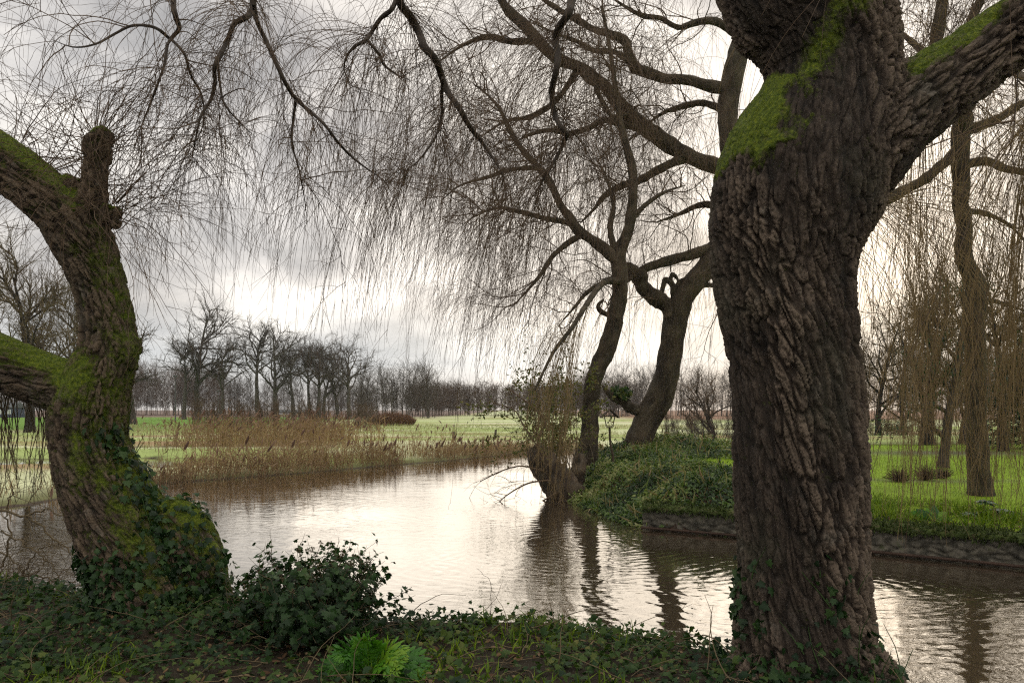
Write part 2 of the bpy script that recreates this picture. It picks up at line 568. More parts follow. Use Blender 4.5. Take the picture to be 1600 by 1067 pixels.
# ------------------------------------------------------------------ ground and water
RIVER = np.array([(-60, 9.8), (-14, 9.5), (-7, 8.9), (-5, 8.4), (-3.6, 7.8), (-2.2, 7.3), (-1, 7.0), (0.3, 6.85), (1.2, 6.5), (1.9, 5.85), (2.5, 5.1), (2.95, 4.3),
                  (3.3, 3.2), (3.7, 1), (4.2, -30), (16, -30), (12.5, 2), (9.4, 8.2), (6.95, 10.7), (5.26, 12), (3.8, 13.4), (2.4, 14.2), (2.1, 15.3), (1.75, 17.0), (1.45, 19.0),
                  (1.3, 21.3), (1.8, 25.5), (3.6, 30), (8, 36), (16, 40), (40, 43), (120, 48), (120, 62), (40, 52), (16, 47), (8, 44), (3, 42), (1, 40.4), (-.6, 37.2), (-2.7, 33.4),
                  (-4.9, 30.4), (-6.6, 27.6), (-8.2, 25.5), (-9.6, 23.9), (-10.4, 22.9), (-11.0, 20.5), (-10.8, 18), (-11.6, 16.9), (-14, 16.4), (-60, 16)], float)


def sdist(x, y, poly=RIVER):
    """distance to the shoreline, positive on land"""
    x = np.asarray(x, float)
    y = np.asarray(y, float)
    best = np.full(x.shape, 1e9)
    inside = np.zeros(x.shape, bool)
    k = len(poly)
    for i in range(k):
        ax, ay = poly[i]
        bx, by = poly[(i + 1) % k]
        dx, dy = bx - ax, by - ay
        t = np.clip(((x - ax) * dx + (y - ay) * dy) / (dx * dx + dy * dy), 0, 1)
        best = np.minimum(best, (x - ax - t * dx) ** 2 + (y - ay - t * dy) ** 2)
        if dy != 0:
            cr = ((ay > y) != (by > y)) & (x < (bx - ax) * (y - ay) / dy + ax)
            inside ^= cr
    s = np.sqrt(best)
    return np.where(inside, -s, s)


def zone(x, y):
    """0 near bank, 1 garden on the right, 2 field beyond the river"""
    near = (y < 10.2) & (x < 4.6 + np.maximum(0, 0))
    mid = np.interp(x, [-60, -11, 0.6, 3.6, 8, 16, 40, 120], [12.5, 15, 28, 36, 40, 43.5, 47, 55])
    xr = np.interp(y, [10, 14, 17, 22, 30], [1, 0.2, -1.5, -1.0, 0.0])
    gar = (~near) & (y < mid) & (x > xr) & (y > -40)
    return np.where(near, 0, np.where(gar, 1, 2))


def mound(x, y):
    """raised ivy-covered ground on the point of the garden"""
    a = np.exp(-(((x - 4.6) / 2.6) ** 2 + ((y - 23) / 4.5) ** 2))
    b = np.exp(-(((x - 3.6) / 1.7) ** 2 + ((y - 18.6) / 1.8) ** 2))
    c = np.exp(-(((x - 3.9) / 1.35) ** 2 + ((y - 15.9) / .75) ** 2))
    return 0.46 * a + 0.20 * b + .04 * c


def ivy_mask(x, y):
    """where the garden ground is covered in ivy"""
    e = fbm(np.stack([x * .7, y * .5, 0 * x], -1), 51, 3) - .5
    m = smooth(0.9, 1.5, x + e) * smooth(14.0, 14.7, y + .5 * e + .55 * (x - 2.6)) * (1 - smooth(27, 30, y + 3 * e)) * (1 - smooth(-.6, .6, x + 1.5 * e - np.interp(y, [14, 16.5, 19, 23], [4.8, 5.2, 6.4, 8.2])))
    gap = np.exp(-(((x - 5.4) / 1.9) ** 2 + ((y - 19.3) / 1.5) ** 2))       # mown patch between the heaps
    return np.clip(m - 1.7 * gap, 0, 1)


def ground_z(x, y):
    x = np.asarray(x, float)
    y = np.asarray(y, float)
    shp = x.shape
    x, y = x.ravel(), y.ravel()
    s = sdist(x, y)
    zn = zone(x, y)
    P = np.stack([x, y, 0 * x], 1)
    n1 = fbm(P * .9, 3, 4) - .5
    n2 = fbm(P * .08, 9, 3) - .5
    bed = -0.75 * smooth(0, 1.6, -s)
    near = 0.50 * smooth(-.05, 0.75, s) + 0.05 * smooth(.5, 4, s) + 0.12 * n1 * smooth(.2, 1, s)
    near = near + 0.16 * np.exp(-(((x + 2.85) / .75) ** 2 + ((y - 6.35) / .6) ** 2)) + 0.10 * np.exp(-(((x - 1.9) / .7) ** 2 + ((y - 4.9) / .6) ** 2))
    iv = ivy_mask(x, y)
    wallside = (1 - smooth(14.0, 15.0, y + .25 * (x - 2.4)))
    rise = wallside * smooth(0.10, 0.14, s) * 0.40 + (1 - wallside) * 0.42 * smooth(-.05, 1.0, s)
    gar = rise + 0.10 * smooth(.3, 5, s) + 0.04 * n1 * smooth(.2, 1, s) + mound(x, y) * smooth(0, 2.2, s) + 0.75 * iv * np.maximum(0, fbm(P * 1.25, 21, 3) - .42) * smooth(0, .8, s) * 1.3
    fld = 0.10 * smooth(-.1, .5, s) + 0.20 * smooth(0, 6, s) + 0.05 * n1 * smooth(0, 2, s) + 0.12 * n2 * smooth(2, 10, s)
    for (cx, cy, rx, ry, dpt) in [(-20.5, 31.5, 5.0, 3.2, .6), (-15.5, 33.5, 3.2, 2.0, .55), (-18, 44, 7.0, 2.6, .5), (-30, 29, 9, 4, .5), (-13.2, 30.0, 2.0, 2.6, .5),
                                  (30, 66, 22, 5.0, .5), (52, 78, 26, 6, .5), (2, 62, 6, 1.2, .42), (-8, 70, 9, 1.2, .4)]:
        fld = fld - dpt * np.exp(-(((x - cx) / rx) ** 2 + ((y - cy) / ry) ** 2) ** 1.5)
    z = np.where(zn == 0, near, np.where(zn == 1, gar, fld))
    z = np.where(s < 0, bed - (zn == 1) * wallside * 0.2, z)
    return z.reshape(shp)


def axis_coords(parts):
    out = []
    for a, b, st in parts:
        out.append(np.arange(a, b, st))
    return np.unique(np.concatenate(out))


def build_ground():
    geo_l = -np.geomspace(62, 2600, 26)[::-1]
    xs = np.unique(np.concatenate([geo_l, np.arange(-60, -14, .7), np.arange(-14, 10, .11), np.arange(10, 60, .6), np.geomspace(62, 2600, 26)]))
    ys = np.unique(np.concatenate([-np.geomspace(40, 600, 8)[::-1], np.arange(-36, 1, 1.2), np.arange(1, 20, .11), np.arange(20, 48, .3), np.arange(48, 110, 1.5), np.arange(112, 280, 4), np.geomspace(285, 3200, 20)]))
    X, Y = np.meshgrid(xs, ys)
    Z = ground_z(X, Y)
    V = np.stack([X, Y, Z], -1).reshape(-1, 3)
    nx, ny = len(xs), len(ys)
    i = (np.arange(ny - 1)[:, None] * nx + np.arange(nx - 1)[None]).ravel()
    F = np.stack([i, i + 1, i + 1 + nx, i + nx], 1)
    x, y = V[:, 0], V[:, 1]
    P = np.stack([x, y, 0 * x], 1)
    zn = zone(x, y)
    s = sdist(x, y)
    n1 = fbm(P * .5, 31, 4)[:, None]
    n2 = fbm(P * np.array([.06, .22, 1]), 37, 4)[:, None]
    soil = np.array([.030, .024, .015]) * (.6 + .8 * n1)
    lawn = np.array([.185, .29, .014]) * (.7 + .6 * n1)
    bed = np.array([.055, .042, .03])
    iv = ivy_mask(x, y)[:, None]
    # soil borders in the garden
    brd = np.exp(-(((x - 16.5) / 4.2) ** 2 + ((y - 30) / 2.0) ** 2))[:, None] + np.exp(-(((x - 9.5) / 2.0) ** 2 + ((y - 18.2) / .5) ** 2))[:, None] * .6
    strip = (1 - smooth(.5, 1.1, s + (n1[:, 0] - .5)))[:, None]
    gar = lawn * (1 - iv) + np.array([.03, .035, .015]) * iv
    gar = gar * (1 - np.clip(brd, 0, 1)) + np.array([.10, .085, .07]) * np.clip(brd, 0, 1)
    gar = gar * (1 - strip) + np.array([.065, .038, .026]) * strip
    pale = np.array([.52, .55, .33])  # backlit glint of the wet grass put into this pale colour
    green = np.array([.31, .39, .13])
    straw = np.array([.30, .215, .115])
    red = np.array([.24, .145, .09])
    t = smooth(.42, .62, n2)
    fld = pale * (1 - t) + green * t
    t2 = smooth(.56, .72, fbm(P * np.array([.05, .3, 1]), 41, 4))[:, None]
    fld = fld * (1 - t2) + straw * t2
    far = smooth(135, 160, y + 24 * (n2[:, 0] - .5))[:, None] * (1 - smooth(-34, -14, -x - 0))[:, None]
    fld = fld * (1 - far) + red * far
    lg = (smooth(14, 22, -x - .12 * (y - 30)) * smooth(66, 76, y))[:, None]        # mown green strip on the left
    fld = fld * (1 - lg) + np.array([.12, .235, .03]) * lg
    plough = (smooth(14, 24, -x) * smooth(190, 205, y))[:, None]
    fld = fld * (1 - plough) + np.array([.17, .12, .095]) * plough
    mar = (1 - smooth(0, 2.0, s))[:, None]
    fld = fld * (1 - mar) + np.array([.12, .125, .05]) * mar
    col = np.where((zn == 0)[:, None], soil, np.where((zn == 1)[:, None], gar, fld))
    wet = (V[:, 2] < 0.03)[:, None]
    col = np.where(wet, bed, col)
    m, T, out = mat_new('ground_earth')
    a = T.n('ShaderNodeAttribute', attribute_name='col').outputs['Vector']
    pos = T.n('ShaderNodeNewGeometry').outputs['Position']
    f1 = T.noise(pos, 9, 6, .7)
    f2 = T.noise(pos, 1.3, 5, .6)
    k = T.math('ADD', T.math('MULTIPLY', f1, 0.9), T.math('MULTIPLY', f2, 0.5))
    colr = T.n('ShaderNodeVectorMath', {0: a, 'Scale': T.math('ADD', k, 0.3)}, operation='SCALE').outputs[0]
    surf(T, out, colr, .9, f1, .5, .06, .15)
    g = Geo()
    g.add(V, F, col=col)
    structure(g.obj('ground', m))


def build_water():
    m, T, out = mat_new('river_water')
    pos = T.n('ShaderNodeNewGeometry').outputs['Position']
    # long gentle swell, small ripples and rings spreading from the branches that touch the water
    w1 = T.noise(T.vmul(pos, (0.9, 1.5, 1)), 1.5, 3, .5, .6)
    w2 = T.noise(T.vmul(pos, (0.75, 1.9, 1)), 4.6, 3, .55, .8)
    patch = T.ramp(T.noise(T.vmul(pos, (.5, .5, 1)), 0.55, 3, .5), [(0.40, (0.25, .25, .25)), (0.62, (1, 1, 1))])
    hgt = T.math('ADD', T.math('MULTIPLY', w1, 0.0036), T.math('MULTIPLY', T.math('MULTIPLY', w2, 0.0040), patch))
    sep = T.n('ShaderNodeSeparateXYZ', {0: pos})
    for (rx, ry, fr, amp, ext) in [(1.35, 12.7, 30.0, 0.0011, .30), (3.9, 9.6, 31.0, 0.0011, .24), (6.3, 7.4, 29.0, 0.0010, .30), (-.9, 17.0, 22.0, 0.0008, .3)]:
        dx = T.math('SUBTRACT', sep.outputs[0], rx)
        dy = T.math('SUBTRACT', sep.outputs[1], ry)
        r = T.math('SQRT', T.math('ADD', T.math('MULTIPLY', dx, dx), T.math('MULTIPLY', dy, dy)))
        rr = T.math('ADD', r, T.math('MULTIPLY', w1, 0.35))
        wv = T.math('MULTIPLY', T.math('SINE', T.math('MULTIPLY', rr, fr)), T.math('EXPONENT', T.math('MULTIPLY', r, -ext)))
        hgt = T.math('ADD', hgt, T.math('MULTIPLY', wv, amp))
    bn = T.n('ShaderNodeBump', {'Height': hgt, 'Strength': 1.0, 'Distance': 1.0})
    lw = T.n('ShaderNodeFresnel', {'IOR': 1.45, 'Normal': bn.outputs[0]}).outputs[0]
    fac = T.math('ADD', T.math('MULTIPLY', lw, 0.58), 0.42, clamp=True)
    mud = T.n('ShaderNodeBsdfDiffuse', {'Color': (0.050, 0.038, 0.024, 1), 'Normal': bn.outputs[0]})
    gl = T.n('ShaderNodeBsdfGlossy', {'Color': (0.98, 0.95, 0.90, 1), 'Roughness': 0.03, 'Normal': bn.outputs[0]})
    mx = T.n('ShaderNodeMixShader', {0: fac, 1: mud.outputs[0], 2: gl.outputs[0]})
    T.t.links.new(mx.outputs[0], out.inputs['Surface'])
    xs = np.array([-400, -60, 0, 60, 400.])
    ys = np.array([-60, 0, 20, 60, 300.])
    X, Y = np.meshgrid(xs, ys)
    V = np.stack([X, Y, 0 * X], -1).reshape(-1, 3)
    i = (np.arange(4)[:, None] * 5 + np.arange(4)[None]).ravel()
    g = Geo()
    g.add(V, np.stack([i, i + 1, i + 6, i + 5], 1))
    structure(g.obj('river', m))


build_ground()
build_water()


# ------------------------------------------------------------------ the two big foreground willows
def solid_from_tubes(tubes_px, Y, voxel, kring=26, smooth_it=10, blobs=()):
    """closed tubes melted into one surface; returns mesh data, and the axes they follow"""
    g = Geo()
    axes = []
    for t in tubes_px:
        P, R = limb_px(t, Y, 44)
        axes.append((P, R))
        V, F = tubes(P[None], R[None], kring)
        g.add(V, F)
        for e, flip in ((0, True), (len(P) - 1, False)):
            ring = np.arange(kring) + e * kring
            c0 = np.concatenate([V[ring], P[e][None]])
            f = np.stack([np.arange(kring), (np.arange(kring) + 1) % kring, np.full(kring, kring)], 1)
            g.add(c0, f[:, ::-1] if flip else f)
    for (px, py, rp, dy, sx, sz) in blobs:
        c = W(px, py, Y + dy)
        r = rp * (Y + dy) / FPX
        u, v = np.meshgrid(np.linspace(0, math.pi, 15), np.arange(24) * 2 * math.pi / 24, indexing='ij')
        V = np.stack([c[0] + r * sx * np.sin(u) * np.cos(v), c[1] + r * np.sin(u) * np.sin(v), c[2] + r * sz * np.cos(u)], -1).reshape(-1, 3)
        i, j = np.meshgrid(np.arange(14), np.arange(24), indexing='ij')
        a, b = (i * 24 + j).ravel(), (i * 24 + (j + 1) % 24).ravel()
        g.add(V, np.stack([a, a + 24, b + 24, b], 1))
    me = g.mesh('melt', None)
    o = bpy.data.objects.new('melt', me)
    COL.objects.link(o)
    r = o.modifiers.new('r', 'REMESH')
    r.mode = 'VOXEL'
    r.voxel_size = voxel
    s = o.modifiers.new('s', 'SMOOTH')
    s.factor = 0.5
    s.iterations = smooth_it
    dg = bpy.context.evaluated_depsgraph_get()
    em = bpy.data.meshes.new_from_object(o.evaluated_get(dg))
    bpy.data.objects.remove(o)
    bpy.data.meshes.remove(me)
    return em, axes


def bark_relief(V, axes, seed, cell=0.065, stretch=4.6, twist=1.5):
    """furrowed willow bark in coordinates that follow the limbs; height, shading coordinates, axis index"""
    n = len(V)
    H = np.zeros(n)
    Q = np.zeros((n, 3))
    Wt = np.zeros(n)
    wbest = np.zeros(n)
    for ai, (P, R) in enumerate(axes):
        m = len(P)
        T = nrm(np.gradient(P, axis=0))
        s = np.concatenate([[0], np.cumsum(np.linalg.norm(np.diff(P, axis=0), axis=1))])
        N = np.empty_like(P)
        v = nrm(np.cross(T[0], [0.0, 1.0, 0.001]))
        for i in range(m):
            v = nrm(v - (v * T[i]).sum() * T[i])
            N[i] = v
        B = np.cross(T, N)
        bi = np.zeros(n, int)
        bd = np.full(n, 1e9)
        for i in range(m):
            d = ((V - P[i]) ** 2).sum(1)
            k = d < bd
            bd[k] = d[k]
            bi[k] = i
        dv = V - P[bi]
        sl = (dv * T[bi]).sum(1)
        rad = dv - sl[:, None] * T[bi]
        rl = np.linalg.norm(rad, axis=1) + 1e-6
        ss = s[bi] + np.clip(sl, -.1, .1)
        w = np.exp(-np.maximum(0, rl / R[bi] - 0.9) * 9) * np.exp(-(np.maximum(0, np.abs(sl) - .04) / .07) ** 2) * (1.0 if ai == 0 else smooth(0.15, 0.75, rl / R[bi]) * smooth(.3, 1.1, ss / (R[0] * 1.2)))
        if ai == 0:
            w = np.maximum(w, .05)
        Rr = np.interp(ss, s, R)
        th = np.arctan2((rad * B[bi]).sum(1), (rad * N[bi]).sum(1)) + twist * ss * .35
        q = np.stack([np.cos(th) * Rr, np.sin(th) * Rr, ss / stretch], 1)
        sel = w > 0.03
        qs = q[sel] + ai * 7.7
        wp = qs + (np.stack([fbm(qs * 6, seed + 1, 3), fbm(qs * 6 + 40, seed + 2, 3), fbm(qs * 6 + 80, seed + 3, 3) * .6], 1) - .5) * 0.15
        wp = wp + (np.stack([fbm(qs * 28, seed + 21, 2), fbm(qs * 28 + 40, seed + 22, 2), fbm(qs * 28 + 80, seed + 23, 2)], 1) - .5) * 0.030
        f1, f2 = voronoi(wp / cell, seed + 4)
        ridge = smooth(0.03, 0.24, f2 - f1)
        cid = fbm(wp / cell * .9, seed + 6, 2)
        f3, f4 = voronoi((wp * np.array([1, 1, 1.5])) / (cell * .45), seed + 8)
        small = smooth(0.02, .22, f4 - f3)
        br = 1 - np.abs(2 * fbm(wp * 13, seed + 12, 3) - 1)           # ridges that run together and part again
        fl = fbm(wp * np.array([30, 30, 46]), seed + 13, 4)
        depth = .45 + .9 * smooth(.3, .65, fbm(qs * 2.2, seed + 15, 2))
        h = depth * (0.50 * ridge + 0.28 * small * ridge + .38 * cid + 0.24 * smooth(.55, .95, br)) + .42 * (fl - .4) + .14 * fbm(qs * 80, seed + 14, 3)
        ww = w[sel]
        H[sel] += ww * h
        Wt[sel] += ww
        up = ww > wbest[sel]
        idx = np.where(sel)[0][up]
        Q[idx] = qs[up]
        wbest[idx] = ww[up]
    H = H / np.maximum(Wt, 1e-4)
    return np.where(Wt > 1e-3, H, .4), Q


def barked(name, em, axes, mat, parent, seed, amp, moss_fn, cell=0.065, big=0.03, mossthick=0.012):
    n = len(em.vertices)
    V = np.empty(n * 3, np.float32)
    em.vertices.foreach_get('co', V)
    V = V.reshape(-1, 3).astype(float)
    Nn = np.empty(n * 3, np.float32)
    em.vertex_normals.foreach_get('vector', Nn)
    Nn = Nn.reshape(-1, 3).astype(float)
    H, Q = bark_relief(V, axes, seed, cell)
    lump = fbm(V * 2.6, seed + 30, 3) - .5
    ms = np.clip(moss_fn(V, Nn), 0, 1)
    mf = smooth(.4, .8, ms + (fbm(V * 20, seed + 40, 3) - .5) * .6)
    V2 = V + Nn * (amp * (H - .75) * (1 - .6 * mf) + big * lump * 2 + mossthick * mf * (.6 + .8 * fbm(V * 60, seed + 41, 2)))[:, None]
    em.vertices.foreach_set('co', V2.astype(np.float32).ravel())
    em.attributes.new('q', 'FLOAT_VECTOR', 'POINT').data.foreach_set('vector', Q.astype(np.float32).ravel())
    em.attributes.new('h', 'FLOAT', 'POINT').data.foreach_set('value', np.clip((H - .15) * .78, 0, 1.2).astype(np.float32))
    em.attributes.new('moss', 'FLOAT', 'POINT').data.foreach_set('value', ms.astype(np.float32))
    em.polygons.foreach_set('use_smooth', np.ones(len(em.polygons), bool))
    em.materials.clear()
    em.materials.append(mat)
    em.name = name
    em.update()
    o = bpy.data.objects.new(name, em)
    COL.objects.link(o)
    o.parent = parent
    o.matrix_parent_inverse = parent.matrix_basis.inverted()
    return o, V2, Nn


def px_of(V):
    return HX + V[:, 0] / V[:, 1] * FPX, HY - (V[:, 2] - EYE) / V[:, 1] * FPX


def pts_area(rg, V, em, n, wfn):
    """n random points on a mesh weighted by area and wfn(centres)"""
    k = len(em.polygons)
    me_l = np.empty(k, np.int32)
    em.polygons.foreach_get('loop_start', me_l)
    li = np.empty(len(em.loops), np.int32)
    em.loops.foreach_get('vertex_index', li)
    ar = np.empty(k, np.float32)
    em.polygons.foreach_get('area', ar)
    a, b, c = V[li[me_l]], V[li[me_l + 1]], V[li[me_l + 2]]
    ctr = (a + b + c) / 3
    nor = nrm(np.cross(b - a, c - a))
    w = ar * np.clip(wfn(ctr, nor), 0, None)
    i = rg.choice(k, n, p=w / w.sum())
    u, v = rg.uniform(0, 1, (2, n, 1))
    return a[i] + (b[i] - a[i]) * u + (c[i] - a[i]) * v * .5, nor[i]


# ---- right foreground willow
YR = 5.0
willow_r = thing('willow_tree', W(1262, 1050, YR), 'massive old willow with furrowed brown bark and a mossy swollen shoulder, forking near the top', 'tree', 'old willows on the near bank')
rt = [
    [(1272, 1130, 150), (1268, 1085, 128), (1262, 1050, 112), (1257, 1000, 102), (1250, 900, 95), (1247, 800, 95), (1245, 700, 96), (1240, 600, 96), (1231, 500, 99), (1224, 430, 103), (1226, 380, 113), (1236, 320, 124),
     (1256, 260, 124), (1285, 190, 112), (1298, 120, 98), (1284, 50, 106), (1260, 0, 114), (1235, -60, 112), (1205, -130, 98, .1), (1170, -220, 82, .3), (1140, -300, 66, .5)],
    [(1268, 300, 80), (1345, 222, 84), (1420, 165, 62), (1500, 112, 51), (1560, 68, 50), (1620, 28, 50, -.1), (1700, -20, 47, -.2), (1800, -90, 42, -.4), (1930, -190, 34, -.6)],
    [(1330, 1060, 60), (1362, 1090, 55, -.15), (1400, 1130, 40, -.25)],
    [(1190, 1060, 55, -.1), (1165, 1100, 50, -.2), (1150, 1140, 40, -.25)],
]
em, axr = solid_from_tubes(rt, YR, 0.0085, smooth_it=14, blobs=[(1196, 305, 84, -.02, 1.0, 1.0), (1170, 345, 58, -.05, 1, 1.2), (1345, 600, 60, .1, .8, 1.6)][:2])


def moss_r(V, N):
    x, y = px_of(V)
    ww = fbm(V * 5.0, 77, 4) - .5
    e = (x - 1128) - (268 - y) * .62                      # distance right of the shoulder's edge line
    sh = smooth(-60, 0, e) * smooth(128, 25, e + 190 * ww + .25 * np.abs(y - 190)) * smooth(100, 130, y) * smooth(300, 235, y + .25 * e + 120 * ww) * smooth(-.45, .25, N[:, 2]) * (1 - .8 * smooth(.05, .14, -ww) * smooth(30, 70, e))
    li = smooth(1400, 1440, x) * smooth(.25, .62, N[:, 2]) * (y < 330)
    st = np.exp(-((x - (1290 - .5 * (y - 60))) / 26) ** 2) * smooth(150, 110, y) * .62
    top = np.exp(-((x - 1345) / 40) ** 2) * smooth(60, 0, y) * .62
    return np.maximum.reduce([sh * 1.05, li * .95, st, top, 0.35 * smooth(.6, .95, N[:, 2])])


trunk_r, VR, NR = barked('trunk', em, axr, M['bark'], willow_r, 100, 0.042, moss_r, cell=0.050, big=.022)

# ---- left foreground willow
YL = 6.4
willow_l = thing('willow_tree', W(255, 950, YL), 'leaning mossy pollard willow with ivy round its foot and a broken stump at its base', 'tree', 'old willows on the near bank')
lt = [
    [(262, 1020, 120.0), (255, 975, 104.0), (243, 930, 90.0), (222, 880, 80.0), (190, 820, 71.0), (163, 765, 61.8), (142, 710, 54.1), (138, 655, 54.1), (150, 605, 49.4), (172, 550, 38.7), (170, 500, 36.9), (158, 455, 36.0), (142, 410, 38.7), (120, 365, 43.2),
     (90, 325, 38.7), (45, 287, 37.8), (0, 253, 37.8), (-60, 213, 36.9), (-160, 150, 32.4), (-300, 60, 27.0), (-420, -60, 21.6)],
    [(151, 222, 13.5), (155, 214, 17.1), (148, 208, 11.7)],
    [(152, 625, 45.6), (105, 608, 40.9), (55, 590, 39.9), (0, 568, 39.6), (-60, 535, 39.6), (-200, 450, 36.0), (-360, 330, 28.8)],
    [(132, 345, 32.4), (146, 300, 18.0), (150, 262, 13.5), (151, 232, 17.1), (152, 214, 14.4), (152, 206, 8.1)],
    [(118, 335, 27.0), (108, 300, 18.0), (116, 280, 10.8)],
    [(298, 1010, 88.0), (296, 950, 66.0), (298, 900, 52.0), (292, 850, 48.0), (272, 812, 38.0), (255, 790, 24.7)],
    [(165, 345, 18.0), (176, 325, 11.7)],
    [(195, 548, 21.6), (196, 530, 21.6), (192, 575, 21.6)],
]
eml, axl = solid_from_tubes(lt, YL, 0.0095, smooth_it=12, blobs=[(192, 548, 27, -.02, .9, 1.4), (318, 890, 32, -.1, .9, 1.5)])


def moss_l(V, N):
    x, y = px_of(V)
    up = smooth(.15, .65, N[:, 2])
    cr = np.exp(-(((x - 125) / 75) ** 2 + ((y - 600) / 75) ** 2)) * .95
    rb = np.exp(-(((x - 185) / 40) ** 2 + ((y - 470) / 95) ** 2)) * .55
    ls = np.exp(-(((x - 125) / 26) ** 2 + ((y - 715) / 85) ** 2)) * .70
    bs = np.exp(-(((x - 250) / 55) ** 2 + ((y - 835) / 75) ** 2)) * .68
    return np.maximum.reduce([up * .95 * (y > 100), cr * smooth(-.7, .5, N[:, 2]), rb, ls, bs, 0.27 + .34 * smooth(-.3, .8, N[:, 0]) * smooth(330, 420, y)])


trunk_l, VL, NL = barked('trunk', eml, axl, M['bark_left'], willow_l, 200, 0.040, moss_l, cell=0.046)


def twig_level(rg, geo, P, n, L, r0, r1, nseg, grav, wander, ang, t0=0.1, t1=1.0, wind=(0, 0, 0), k=3, up=0.0, zfloor=None, gpow=1.0):
    """n side shoots along polylines P; adds tubes to geo and returns the shoots"""
    p, T, t, i = sample_on(rg, P, n, t0, t1)
    d = side(rg, T, *ang) + np.array([0, 0, up])
    LL = rg.uniform(L[0], L[1], n)
    if zfloor is not None:
        zf = rg.uniform(zfloor[0], zfloor[1], n)
        LL = np.clip(np.minimum(LL, (p[:, 2] - zf) * 1.05), .12, None)
    Q = strands(rg, p, d, LL, nseg, grav, wander, wind, gpow)
    rr = rg.uniform(.75, 1.3, n) * r0
    V, F = tubes(Q, taper(n, nseg + 1, rr, r1, .8), k)
    geo.add(V, F)
    return Q


def group_pad(lst, m=40):
    """polylines of any length -> one (n, m, 3) array"""
    return np.stack([catmull(P, m) for P in lst])


# ------------------------------------------------------------------ right willow: boughs overhead, hanging shoots, ivy
def branch(name, parent, P, R, mat, k=9, amp=.10, seed=1):
    g = Geo()
    lumpy_tube(g, P, R, k, amp, 1.6, seed, q=True)
    return g.obj(name, mat, parent)


